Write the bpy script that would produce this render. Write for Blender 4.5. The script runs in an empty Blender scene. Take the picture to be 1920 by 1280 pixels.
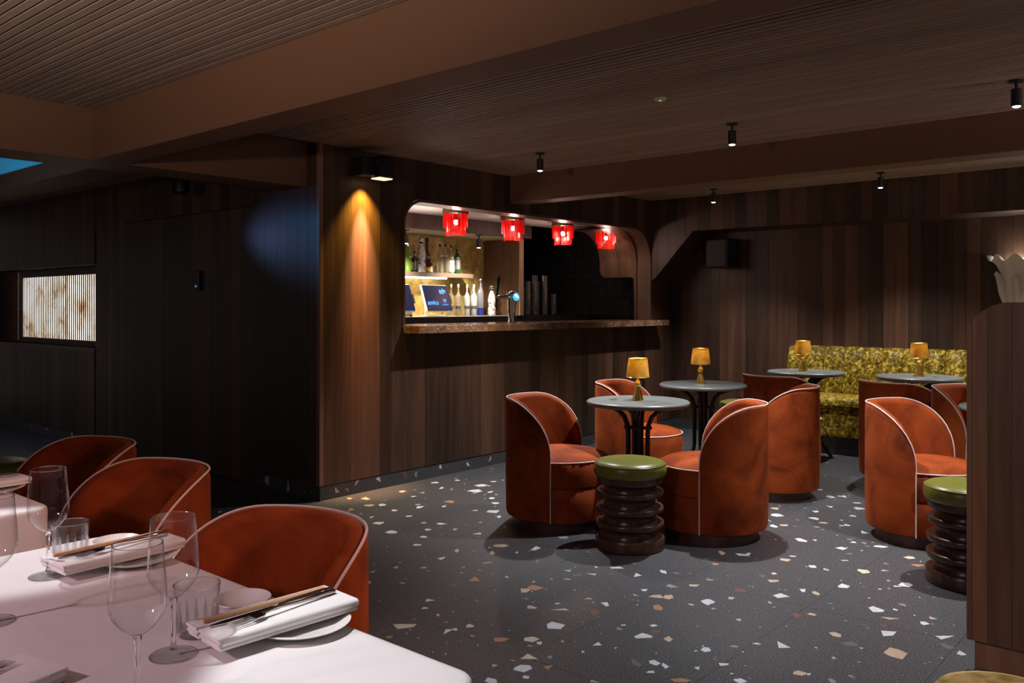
import bpy, math, random
from mathutils import Vector, Matrix
random.seed(7)
SC = bpy.context.scene
COL = SC.collection
PI = math.pi

# ------------------------------------------------------------------ camera, world, exposure, lights
HEAD = math.radians(40.79)                       # heading of the lens, measured from +X
cam = bpy.data.cameras.new('camera'); cam_o = bpy.data.objects.new('camera', cam); COL.objects.link(cam_o)
cam_o.location = (0, 0, 1.30); cam_o.rotation_euler = (PI/2, 0, HEAD - PI/2)
cam.sensor_width = 36; cam.lens = 30.09; cam.shift_y = -0.0349; cam.clip_start = 0.02
SC.camera = cam_o
SC.view_settings.view_transform = 'Standard'; SC.view_settings.look = 'None'
SC.view_settings.gamma = 1; SC.view_settings.use_curve_mapping = False
SC.view_settings.exposure = 0.0
w = bpy.data.worlds.new('dim_room'); SC.world = w; w.use_nodes = True
w.node_tree.nodes['Background'].inputs[0].default_value = (1.0, 0.86, 0.80, 1)
w.node_tree.nodes['Background'].inputs[1].default_value = 0.075
SC.cycles.use_denoising = True
SC.cycles.max_bounces = 8; SC.cycles.transparent_max_bounces = 24
SC.cycles.sample_clamp_indirect = 4.0

def light(kind, loc, energy, color, target=None, **kw):
    l = bpy.data.lights.new('lamp_light', kind); l.energy = energy; l.color = color
    for k, v in kw.items(): setattr(l, k, v)
    o = bpy.data.objects.new('lamp_light', l); COL.objects.link(o); o.location = loc
    if target is not None:
        o.rotation_euler = (Vector(target) - Vector(loc)).to_track_quat('-Z', 'Y').to_euler()
    return o
COOL = (0.95, 0.95, 1.0)
# ceiling spots: the visible grid
SPOTS = [(4.72, 3.81, 300, 100), (4.70, 2.33, 300, 100), (4.69, 0.85, 270, 100), (7.21, 3.76, 200, 100), (7.20, 2.27, 190, 100), (7.20, 0.8, 220, 100)]
for x, y, e, a in SPOTS:
    light('SPOT', (x, y, 2.24), e, COOL, (x, y, 0), spot_size=math.radians(a), spot_blend=1.0, shadow_soft_size=0.018)
# the same fittings above the dining tables (out of frame, overhead)
light('SPOT', (0.40, 1.60, 2.25), 105, (.96, .98, 1.0), (0.98, 0.86, 0.75), spot_size=math.radians(30), spot_blend=0.3, shadow_soft_size=0.02)
light('SPOT', (0.40, 2.90, 2.25), 110, (.97, .98, 1.0), (0.68, 2.22, 0.75), spot_size=math.radians(28), spot_blend=0.3, shadow_soft_size=0.02)
light('SPOT', (2.6, 1.0, 2.05), 110, (.86, .92, 1.0), (2.25, 1.7, 0), spot_size=math.radians(80), spot_blend=0.9, shadow_soft_size=0.02)
for x, y, e in ((-0.7, 1.9, 290), (0.6, -1.3, 90), (5.15, -1.2, 130), (7.0, -1.4, 12), (0.6, 7.2, 10)):  # unseen uplights, added to brighten the ceiling and beams
    light('SPOT', (x, y, 1.62), e, (1.0, .88, .79), (x+.25, y+.25, 2.6), spot_size=math.radians(150), spot_blend=.6, shadow_soft_size=.06)
# pink stage wash on the dining side and the blue one on the rear wall
light('SPOT', (-1.3, 1.9, 2.1), 105, (1.0, 0.66, 0.76), (0.9, 1.8, 0.5), spot_size=math.radians(60), spot_blend=.8, shadow_soft_size=.08)
light('SPOT', (2.9, -0.4, 2.25), 230, (1.0, .46, .34), (1.42, 2.3, .60), spot_size=math.radians(36), spot_blend=.9, shadow_soft_size=.25)
light('SPOT', (-.6, -.8, 2.25), 330, (1.0, .80, .70), (3.2, .12, .70), spot_size=math.radians(42), spot_blend=.9, shadow_soft_size=.05)  # unseen warm spot, added to brighten the divider and pouf
light('SPOT', (2.5, 7.3, 1.95), 17, (0.28, 0.46, 1.0), (3.47, 4.60, 1.76), spot_size=math.radians(20), spot_blend=1.0, shadow_soft_size=0.05)
light('SPOT', (1.0, 6.6, 2.2), 60, (0.0, 0.46, 1.0), (1.92, 5.6, 2.24), spot_size=math.radians(40), spot_blend=.6, shadow_soft_size=.05)
light('SPOT', (2.2, 8.0, 2.25), 45, (0.45, 0.6, 1.0), (2.6, 8.6, 0), spot_size=math.radians(110), spot_blend=1.0, shadow_soft_size=0.05)
# amber stage light grazing the bar wall
for e, c, z, a in ((85, (1.0, .66, .10), 1.55, 84), (420, (1.0, .66, .40), 1.40, 32), (330, (1.0, .34, .05), .80, 22)):
    light('SPOT', (3.815, 4.60, 2.17), e, c, (3.83, 4.69, z), spot_size=math.radians(a), spot_blend=1.0, shadow_soft_size=.015)
# bar interior
WARM = (1.0, 0.78, 0.50)
for x, y in ((5.245, 5.80), (6.11, 5.70)):
    light('SPOT', (x, y, 1.85), 70, (1.0, 0.86, 0.66), (x, y+0.25, 1.2), spot_size=math.radians(120), spot_blend=0.6, shadow_soft_size=0.02)
light('AREA', (4.9, 5.15, 1.85), 3, (1.0, 0.82, 0.72), (4.9, 5.15, 3), size=0.5)

# ------------------------------------------------------------------ helpers
class MB:
    def __init__(s): s.v = []; s.f = []
    def add(s, vs, fs):
        b = len(s.v); s.v += [tuple(v) for v in vs]; s.f += [tuple(b+i for i in f) for f in fs]; return s
    def box(s, a, b):
        (x0,y0,z0),(x1,y1,z1) = a, b
        return s.add([(x0,y0,z0),(x1,y0,z0),(x1,y1,z0),(x0,y1,z0),(x0,y0,z1),(x1,y0,z1),(x1,y1,z1),(x0,y1,z1)],
                     [(0,3,2,1),(4,5,6,7),(0,1,5,4),(1,2,6,5),(2,3,7,6),(3,0,4,7)])
    def lathe(s, prof, n=32, c=(0,0,0), rfun=None):
        vs = []
        for r, z in prof:
            for i in range(n):
                a = 2*PI*i/n; rr = r*(rfun(a, z) if rfun else 1)
                vs.append((c[0]+rr*math.cos(a), c[1]+rr*math.sin(a), c[2]+z))
        fs = [(j*n+i, j*n+(i+1)%n, (j+1)*n+(i+1)%n, (j+1)*n+i) for j in range(len(prof)-1) for i in range(n)]
        if prof[0][0] > 1e-5: fs.append(tuple(range(n-1, -1, -1)))
        if prof[-1][0] > 1e-5: fs.append(tuple((len(prof)-1)*n+i for i in range(n)))
        return s.add(vs, fs)
    def shell(s, prof, n=40, c=(0,0,0)):      # open lathe, no caps
        vs = [(c[0]+r*math.cos(2*PI*i/n), c[1]+r*math.sin(2*PI*i/n), c[2]+z) for r, z in prof for i in range(n)]
        return s.add(vs, [(j*n+i, j*n+(i+1)%n, (j+1)*n+(i+1)%n, (j+1)*n+i) for j in range(len(prof)-1) for i in range(n)])
    def tube(s, pts, r, n=8, closed=False):
        P = [Vector(p) for p in pts]; N = len(P); vs = []; up = None
        R = r if isinstance(r, (list, tuple)) else [r]*N
        for i in range(N):
            if closed: t = P[(i+1)%N] - P[i-1]
            else: t = P[min(i+1, N-1)] - P[max(i-1, 0)]
            t = t.normalized()
            if up is None: up = Vector((0,0,1)) if abs(t.z) < 0.9 else Vector((1,0,0))
            up = (up - t*up.dot(t)).normalized(); sd = t.cross(up)
            vs += [P[i] + (up*math.cos(2*PI*k/n) + sd*math.sin(2*PI*k/n))*R[i] for k in range(n)]
        M = N if closed else N-1
        fs = [(i*n+k, ((i+1)%N)*n+k, ((i+1)%N)*n+(k+1)%n, i*n+(k+1)%n) for i in range(M) for k in range(n)]
        if not closed: fs += [tuple(range(n)), tuple((N-1)*n+k for k in range(n-1, -1, -1))]
        return s.add(vs, fs)
    def prism(s, poly, ax, a, b):             # poly in the two other axes, extruded along axis ax from a to b
        def P(p, q): 
            l = list(p); l.insert(ax, q); return l
        n = len(poly)
        return s.add([P(p, a) for p in poly] + [P(p, b) for p in poly],
                     [tuple(range(n-1, -1, -1)), tuple(range(n, 2*n))] + [(i, (i+1)%n, n+(i+1)%n, n+i) for i in range(n)])
    def build(s, name, m, parent=None, smooth=False, loc=None, bevel=0, **props):
        me = bpy.data.meshes.new(name); me.from_pydata(s.v, [], s.f); me.materials.append(m)
        if smooth:
            for p in me.polygons: p.use_smooth = True
            me.set_sharp_from_angle(angle=math.radians(48))
        o = bpy.data.objects.new(name, me); COL.objects.link(o)
        if parent: o.parent = parent
        if loc: o.location = loc
        if bevel:
            b = o.modifiers.new('edge', 'BEVEL'); b.width = bevel; b.segments = 2; b.limit_method = 'ANGLE'
        for k, v in props.items(): o[k] = v
        return o
def tag(o, label, cat, group=None):
    o['label'] = label; o['category'] = cat
    if group: o['group'] = group
    return o
def thing(name, label, cat, loc=(0,0,0), rz=0, group=None):
    o = bpy.data.objects.new(name, None); COL.objects.link(o); o.location = loc; o.rotation_euler = (0,0,rz)
    o.empty_display_size = 0.1
    return tag(o, label, cat, group)
def struct(name, mb, m, parent=None, **k):
    o = mb.build(name, m, parent, **k); o['kind'] = 'structure'; return o
def dup(root, loc, rz=0, label=None):
    r = root.copy(); COL.objects.link(r); r.location = loc; r.rotation_euler = (0,0,rz)
    if label: r['label'] = label
    for ch in root.children:
        c = ch.copy(); COL.objects.link(c); c.parent = r
        for g in ch.children:
            d = g.copy(); COL.objects.link(d); d.parent = c
    return r
UNIT = {}
def piece(name, m, parent, a, b):             # a box between two corners that shares one unit mesh per material
    if m.name not in UNIT:
        me = bpy.data.meshes.new('unit_board'); mb = MB().box((-.5,-.5,-.5),(.5,.5,.5)); me.from_pydata(mb.v, [], mb.f); me.materials.append(m); UNIT[m.name] = me
    o = bpy.data.objects.new(name, UNIT[m.name]); COL.objects.link(o); o.parent = parent
    o.location = [(p+q)/2 for p, q in zip(a, b)]; o.scale = [abs(q-p) for p, q in zip(a, b)]
    return o

# ------------------------------------------------------------------ materials
class NT:
    def __init__(s, name):
        s.m = bpy.data.materials.new(name); s.m.use_nodes = True; s.t = s.m.node_tree; s.p = s.t.nodes['Principled BSDF']
    def n(s, typ, **kw):
        o = s.t.nodes.new('ShaderNode'+typ)
        for k, v in kw.items(): setattr(o, k, v)
        return o
    def l(s, a, b): s.t.links.new(a, b)
    def noise(s, vec, scale, detail=4, dist=0, rough=0.55):
        o = s.n('TexNoise'); o.inputs['Scale'].default_value = scale; o.inputs['Detail'].default_value = detail
        o.inputs['Distortion'].default_value = dist; o.inputs['Roughness'].default_value = rough
        if vec: s.l(vec, o.inputs['Vector'])
        return o.outputs['Fac']
    def ramp(s, fac, stops):
        r = s.n('ValToRGB'); e = r.color_ramp.elements
        while len(e) < len(stops): e.new(0.5)
        for i, (p, c) in enumerate(stops): e[i].position = p; e[i].color = (*c, 1) if len(c) == 3 else c
        s.l(fac, r.inputs[0]); return r.outputs[0]
    def mix(s, fac, a, b, mode='MIX'):
        o = s.n('Mix', data_type='RGBA', blend_type=mode)
        for sock, v in ((o.inputs[0], fac), (o.inputs[6], a), (o.inputs[7], b)):
            if hasattr(v, 'links'): s.l(v, sock)
            elif isinstance(v, (int, float)): sock.default_value = v
            else: sock.default_value = (*v, 1)
        return o.outputs[2]
    def mapping(s, vec, scale):
        o = s.n('Mapping'); o.inputs['Scale'].default_value = scale; s.l(vec, o.inputs['Vector']); return o.outputs[0]
    def coord(s, k='Object'): return s.n('TexCoord').outputs[k]
    def pos(s): return s.n('NewGeometry').outputs['Position']
    def bump(s, h, strength=0.2, dist=0.01):
        b = s.n('Bump'); b.inputs['Strength'].default_value = strength; b.inputs['Distance'].default_value = dist
        s.l(h, b.inputs['Height']); s.l(b.outputs[0], s.p.inputs['Normal'])
    def set(s, **kw):
        for k, v in kw.items():
            i = s.p.inputs[k.replace('_', ' ')]
            i.default_value = (*v, 1) if isinstance(v, tuple) and len(v) == 3 else v
        return s
def flat(name, col, rough=0.5, metal=0.0, **kw):
    t = NT(name); t.set(Base_Color=col, Roughness=rough, Metallic=metal, **kw); return t.m
def wood(name, cols, scale, rough=0.38, spread=1.0, spec=0.4):
    t = NT(name)
    rnd = t.n('ObjectInfo').outputs['Random']
    off = t.n('VectorMath', operation='SCALE'); off.inputs[0].default_value = (37, 53, 71); t.l(rnd, off.inputs['Scale'])
    add = t.n('VectorMath', operation='ADD'); t.l(t.pos(), add.inputs[0]); t.l(off.outputs[0], add.inputs[1])
    v = t.mapping(add.outputs[0], scale)
    g = t.noise(v, 1.0, 6, 1.2, 0.6)
    base = t.ramp(g, [(0.28, cols[0]), (0.5, cols[1]), (0.75, cols[2])])
    tone = t.ramp(rnd, [(0.0, (1-.42*spread,)*3), (0.3, (1-.1*spread,)*3), (0.65, (1+.12*spread, 1, 1-.06*spread)), (1.0, (1+.75*spread, 1+.62*spread, 1+.5*spread))])
    c = t.mix(1.0, base, tone, 'MULTIPLY')
    t.l(c, t.p.inputs['Base Color']); t.set(Roughness=rough, Specular_IOR_Level=spec)
    t.bump(g, 0.05, 0.004)
    return t.m
W1, W2, W3 = (0.039, 0.020, 0.0125), (0.057, 0.030, 0.018), (0.082, 0.044, 0.027)
M = {}
M['walnut'] = wood('walnut_veneer', (W1, W2, W3), (15, 15, .8), spread=1.15)
M['walnut_flat'] = wood('walnut_lipping', ((.07,.034,.021), (.10,.05,.031), (.13,.068,.043)), (26, 26, 1.3), spread=0.15)
M['slat'] = wood('oak_ceiling_slat', ((.22,.150,.115), (.27,.188,.147), (.33,.236,.185)), (40, 1.2, 40), rough=0.6, spread=0.3, spec=0.25)
M['turned'] = wood('turned_walnut', ((.030,.014,.009), (.052,.025,.016), (.085,.042,.026)), (30, 30, 3), rough=0.28, spread=0.3)
M['plinth'] = wood('dark_plinth', ((.026,.011,.008), (.040,.018,.013), (.055,.026,.018)), (12, 12, 3), rough=0.45, spread=0.2)
M['beam'] = flat('beam_brown_paint', (0.15, 0.066, 0.034), 0.55)
M['backing'] = flat('ceiling_backing', (0.012, 0.007, 0.005), 0.8)
M['black'] = flat('black_metal', (0.005, 0.005, 0.006), 0.5)
M['blackpaint'] = flat('black_wall_paint', (0.010, 0.009, 0.009), 0.6)
M['brick'] = wood('black_painted_brick', ((.016,.013,.013), (.020,.017,.017), (.026,.022,.022)), (9, 9, 9), rough=0.55, spread=0.3)
M['plaster'] = flat('white_bar_ceiling', (0.55, 0.50, 0.49), 0.7)
M['bluebay'] = flat('plain_ceiling_panel', (0.5, 0.5, 0.5), 0.7)
M['chrome'] = flat('chrome', (0.78, 0.78, 0.80), 0.14, 1.0)
M['steel'] = flat('polished_cutlery', (0.55, 0.53, 0.54), 0.14, 1.0)
M['bronze'] = flat('bronze_rim', (0.20, 0.12, 0.07), 0.4, 1.0)
M['whiteplastic'] = flat('white_plastic', (0.75, 0.75, 0.73), 0.35)
M['china'] = flat('white_china', (0.80, 0.78, 0.76), 0.16)
M['piping'] = flat('pale_piping', (0.62, 0.48, 0.43), 0.6)
M['paperwood'] = flat('pale_chopstick_wood', (0.62, 0.36, 0.20), 0.5)
M['screen'] = flat('dark_screen', (0.003, 0.004, 0.016), 0.25, Specular_IOR_Level=.15, Emission_Color=(0.010, 0.014, 0.055), Emission_Strength=0.6)
def emit(name, col, s):
    t = NT(name); t.set(Base_Color=(0, 0, 0), Emission_Color=col, Emission_Strength=s); return t.m
M['letters'] = emit('screen_blue_letters', (0.01, 0.27, 1.0), 2.2)
M['bluelamp'] = emit('blue_badge_light', (0.05, 0.42, 0.85), 1.6)
M['badge'] = emit('badge_white_light', (0.75, 0.95, 1.0), 3.0)
M['led'] = emit('warm_led_strip', (1.0, 0.84, 0.58), 22)
M['lens'] = emit('spot_lens', (0.85, 0.92, 1.0), 9)
M['amberlens'] = emit('amber_lens', (1.0, 0.72, 0.3), 2.5)
M['bulb'] = emit('lamp_bulb', (1.0, 0.80, 0.72), 60)
M['lampglow'] = emit('table_lamp_bulb', (1.0, 0.78, 0.36), 6)
M['sconceglow'] = emit('sconce_bulb', (1.0, 0.96, 0.92), 30)
M['smallblue'] = emit('indicator_blue', (0.02, 0.10, 1.0), 4)

def velvet(name, c0, c1, c2, sc, lo=0.34, hi=0.68, rough=0.75, sheen=0.5, stint=(1, .45, .25)):
    t = NT(name); v = t.coord()
    ri = t.n('ObjectInfo').outputs['Random']
    off = t.n('VectorMath', operation='SCALE'); off.inputs[0].default_value = (9, 17, 5); t.l(ri, off.inputs['Scale'])
    ad = t.n('VectorMath', operation='ADD'); t.l(v, ad.inputs[0]); t.l(off.outputs[0], ad.inputs[1])
    f = t.noise(ad.outputs[0], sc, 8, .7, 0.58)
    c = t.ramp(f, [(lo, c0), ((lo+hi)/2, c1), (hi, c2)])
    t.l(c, t.p.inputs['Base Color'])
    t.set(Roughness=rough, Sheen_Weight=sheen, Sheen_Roughness=0.35, Sheen_Tint=stint, Specular_IOR_Level=0.15)
    t.bump(f, 0.12, 0.01)
    return t.m
M['rust'] = velvet('rust_velvet', (0.085, 0.012, 0.0015), (0.205, 0.034, 0.0045), (0.30, 0.055, 0.008), 4.0, .30, .72, .8, .10, (1, .35, .12))
M['gold'] = velvet('crushed_gold_velvet', (0.040, 0.024, 0.0015), (0.16, 0.10, 0.006), (0.54, 0.39, 0.06), 32.0, 0.36, 0.66, 0.5, 0.35, (1, .85, .3))
t = NT('olive_leather'); f = t.noise(t.coord(), 60, 3)
t.l(t.ramp(f, [(.3, (.108, .106, .015)), (.7, (.148, .146, .022))]), t.p.inputs['Base Color']); t.set(Roughness=0.33); t.bump(t.noise(t.coord(), 220, 2), .06, .003); M['olive'] = t.m
# terrazzo ground, with the fine aggregate; the chips are geometry
t = NT('terrazzo_matrix'); p = t.pos()
a = t.noise(p, 150, 4, 0, .75); b = t.noise(p, 70, 3, 0, .6); 
vo = t.n('TexVoronoi'); vo.inputs['Scale'].default_value = 120; t.l(p, vo.inputs['Vector'])
spk = t.ramp(vo.outputs['Distance'], [(0.0, (1, 1, 1)), (.16, (1, 1, 1)), (.24, (0, 0, 0))])
gate = t.ramp(t.n('TexWhiteNoise').outputs[0] if False else vo.outputs['Color'], [(.72, (0, 0, 0)), (.78, (1, 1, 1))])
c = t.mix(t.ramp(a, [(.40, (0,)*3), (.62, (1,)*3)]), (.004, .004, .0045), (.115, .112, .113)); c = t.mix(t.ramp(b, [(.40, (0, 0, 0)), (.75, (.3, .3, .3))]), c, (.046, .045, .048))
g2 = t.mix(1.0, spk, gate, 'MULTIPLY'); c = t.mix(g2, c, (.20, .19, .19))
t.l(c, t.p.inputs['Base Color']); t.set(Roughness=0.42, Specular_IOR_Level=0.45); M['terrazzo'] = t.m
CH = {'W': (.52, .53, .55), 'B': (.46, .34, .235), 'O': (.36, .17, .085), 'Y': (.50, .45, .33), 'G': (.22, .225, .235), 'D': (.10, .105, .115), 'R': (.13, .068, .048)}
for k, v in CH.items():
    t = NT('marble_chip_'+{'W':'white','B':'sand','O':'ochre','Y':'cream','G':'grey','D':'slate','R':'russet'}[k])
    t.l(t.mix(t.noise(t.pos(), 30, 4), tuple(x*.78 for x in v), tuple(min(1, x*1.18) for x in v)), t.p.inputs['Base Color']); t.set(Roughness=.42); M['chip'+k] = t.m
# bar top: brown marble with pale veins
t = NT('brown_veined_marble'); p = t.pos(); n0 = t.noise(p, 9, 5, .6)
w_ = t.n('VectorMath', operation='ADD'); t.l(p, w_.inputs[0]); nz = t.n('TexNoise'); nz.inputs['Scale'].default_value = 6; t.l(p, nz.inputs['Vector']); sc_ = t.n('VectorMath', operation='SCALE'); sc_.inputs['Scale'].default_value = .28; t.l(nz.outputs['Color'], sc_.inputs[0]); t.l(sc_.outputs[0], w_.inputs[1])
vo = t.n('TexVoronoi', feature='DISTANCE_TO_EDGE'); vo.inputs['Scale'].default_value = 34; t.l(w_.outputs[0], vo.inputs['Vector'])
ve = t.ramp(vo.outputs['Distance'], [(0, (.9, .9, .9)), (.03, (.4, .4, .4)), (.07, (0, 0, 0))])
ve = t.mix(1.0, ve, t.ramp(t.noise(p, 7, 3), [(.42, (0, 0, 0)), (.62, (1, 1, 1))]), 'MULTIPLY')
t.l(t.mix(ve, t.ramp(n0, [(.3, (.085, .034, .015)), (.7, (.19, .085, .035))]), (.55, .45, .38)), t.p.inputs['Base Color']); t.set(Roughness=.16); M['marble'] = t.m
t = NT('grey_stone_top'); p = t.coord(); f = t.noise(p, 230, 3, 0, .7)
t.l(t.mix(t.ramp(t.noise(p, 8, 4), [(.3, (0,)*3), (.7, (1,)*3)]), t.ramp(f, [(.3, (.055, .062, .058)), (.7, (.17, .182, .17))]), (.11, .12, .112)), t.p.inputs['Base Color']); t.set(Roughness=.34); M['stone'] = t.m
t = NT('antiqued_gold_panel'); p = t.pos(); f = t.noise(p, 9, 8, .8, .65)
t.l(t.ramp(f, [(.3, (.16, .10, .02)), (.5, (.36, .25, .07)), (.72, (.58, .45, .17))]), t.p.inputs['Base Color']); t.set(Roughness=.42, Metallic=.15); M['goldpanel'] = t.m
t = NT('white_linen'); p = t.pos(); f = t.noise(p, 3.2, 3, .8)
t.set(Base_Color=(.74, .71, .72), Roughness=.85, Sheen_Weight=.15); t.bump(f, .35, .02); M['linen'] = t.m
M['napkin'] = flat('folded_cotton', (.80, .78, .78), .85)
t = NT('gilt_metal'); f = t.noise(t.coord(), 30, 3); t.l(t.ramp(f, [(.3, (.56, .36, .06)), (.7, (.84, .61, .18))]), t.p.inputs['Base Color']); t.set(Metallic=1.0, Roughness=.28); M['gilt'] = t.m
t = NT('gold_mesh_shade'); f = t.noise(t.coord(), 26, 5); tr = t.n('BsdfTranslucent'); mx = t.n('MixShader'); mx.inputs[0].default_value = .55
cl = t.ramp(f, [(.3, (.42, .27, .05)), (.7, (.68, .47, .11))]); t.l(cl, t.p.inputs['Base Color']); t.l(cl, tr.inputs[0]); t.set(Roughness=.5, Metallic=.3)
t.l(t.p.outputs[0], mx.inputs[1]); t.l(tr.outputs[0], mx.inputs[2]); t.l(mx.outputs[0], t.t.nodes['Material Output'].inputs[0]); M['shade'] = t.m
t = NT('red_glass_fringe'); tr = t.n('BsdfTranslucent'); tr.inputs[0].default_value = (.95, .03, .025, 1); mx = t.n('MixShader'); mx.inputs[0].default_value = .6
t.set(Base_Color=(.75, .015, .012), Roughness=.2); t.l(t.p.outputs[0], mx.inputs[1]); t.l(tr.outputs[0], mx.inputs[2]); t.l(mx.outputs[0], t.t.nodes['Material Output'].inputs[0]); M['fringe'] = t.m
M['plasterleaf'] = flat('white_plaster', (.62, .58, .55), .6)
def thin_glass(name, tint=(1, 1, 1), base=0.04, edge=0.75, body=0.0, bodycol=(.8, .8, .8)):
    t = NT(name); t.t.nodes.remove(t.p)
    tr = t.n('BsdfTransparent'); tr.inputs[0].default_value = (*tint, 1); gl = t.n('BsdfGlossy'); gl.inputs['Roughness'].default_value = .03
    lw = t.n('LayerWeight'); lw.inputs['Blend'].default_value = .5
    pw = t.n('Math', operation='POWER'); t.l(lw.outputs['Facing'], pw.inputs[0]); pw.inputs[1].default_value = 3.0
    ml = t.n('Math', operation='MULTIPLY_ADD'); t.l(pw.outputs[0], ml.inputs[0]); ml.inputs[1].default_value = edge; ml.inputs[2].default_value = base
    mx = t.n('MixShader'); t.l(ml.outputs[0], mx.inputs[0]); t.l(tr.outputs[0], mx.inputs[1]); t.l(gl.outputs[0], mx.inputs[2])
    o = mx.outputs[0]
    if body:
        df = t.n('BsdfDiffuse'); df.inputs[0].default_value = (*bodycol, 1); m2 = t.n('MixShader'); m2.inputs[0].default_value = body; t.l(o, m2.inputs[1]); t.l(df.outputs[0], m2.inputs[2]); o = m2.outputs[0]
    t.l(o, t.t.nodes['Material Output'].inputs[0]); return t.m
M['glass'] = thin_glass('clear_thin_glass', (.985, .985, .985), .04, 1.0)
M['footglass'] = thin_glass('wine_foot_glass', (1, 1, 1), .01, .35)
M['rimglass'] = thin_glass('glass_rim', (.95, .95, .96), .30, .7)
M['stemglass'] = flat('solid_clear_glass', (1, 1, 1), 0.02, 0.0, Transmission_Weight=1.0, IOR=1.5)

# ------------------------------------------------------------------ SETTING
CEIL = 2.38; XL = 3.469; YB = 4.682; XBULK = 7.62; XBACK = 8.07
# floor: large terrazzo tiles with inlaid chips
floor = struct('floor', MB().box((-2.0, -2.0, -0.06), (9.0, 12.2, -0.004)), flat('joint_grout', (.10, .10, .105), .7))
for i in range(-1, 8):
    for j in range(-3, 21):
        x0, y0 = 0.03 + 1.2*i, 0.255 + 0.5975*j
        x1, y1 = x0+1.2, y0+0.5975
        if x1 < -0.1 or y1 < -0.4 or (x0 > 3.6 and y0 > 4.8) or x0 > 8.1: continue
        if x1 < 0.9 and y1 < 2.0: continue
        piece('floor_tile', M['terrazzo'], floor, (x0+.0007, y0+.0007, -0.03), (x1-.0007, y1-.0007, 0.0))
RT = Vector((math.sin(HEAD), -math.cos(HEAD), 0)); FW = Vector((math.cos(HEAD), math.sin(HEAD), 0))
rc = random.Random(11)
def chip_poly(cx, cy, w, d, u=RT, v=FW, z=0.0):
    n = rc.choice((3, 4, 4, 5, 5, 6)); a0 = rc.uniform(0, 2*PI); pts = []
    for k in range(n):
        a = a0 + 2*PI*(k + rc.uniform(-.36, .36))/n; r = rc.uniform(.66, 1.16)
        pts.append(Vector((cx, cy, z)) + u*(w/2*r*math.cos(a)) + v*(d/2*r*math.sin(a)))
    return pts
def chip_mesh(mb, pts, h=0.0004):
    n = len(pts); lo = [p - Vector((0, 0, .003)) for p in pts]; hi = [p + Vector((0, 0, h)) for p in pts]
    mb.add(lo + hi, [tuple(range(n, 2*n))] + [(i, (i+1) % n, n+(i+1) % n, n+i) for i in range(n)])
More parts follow.
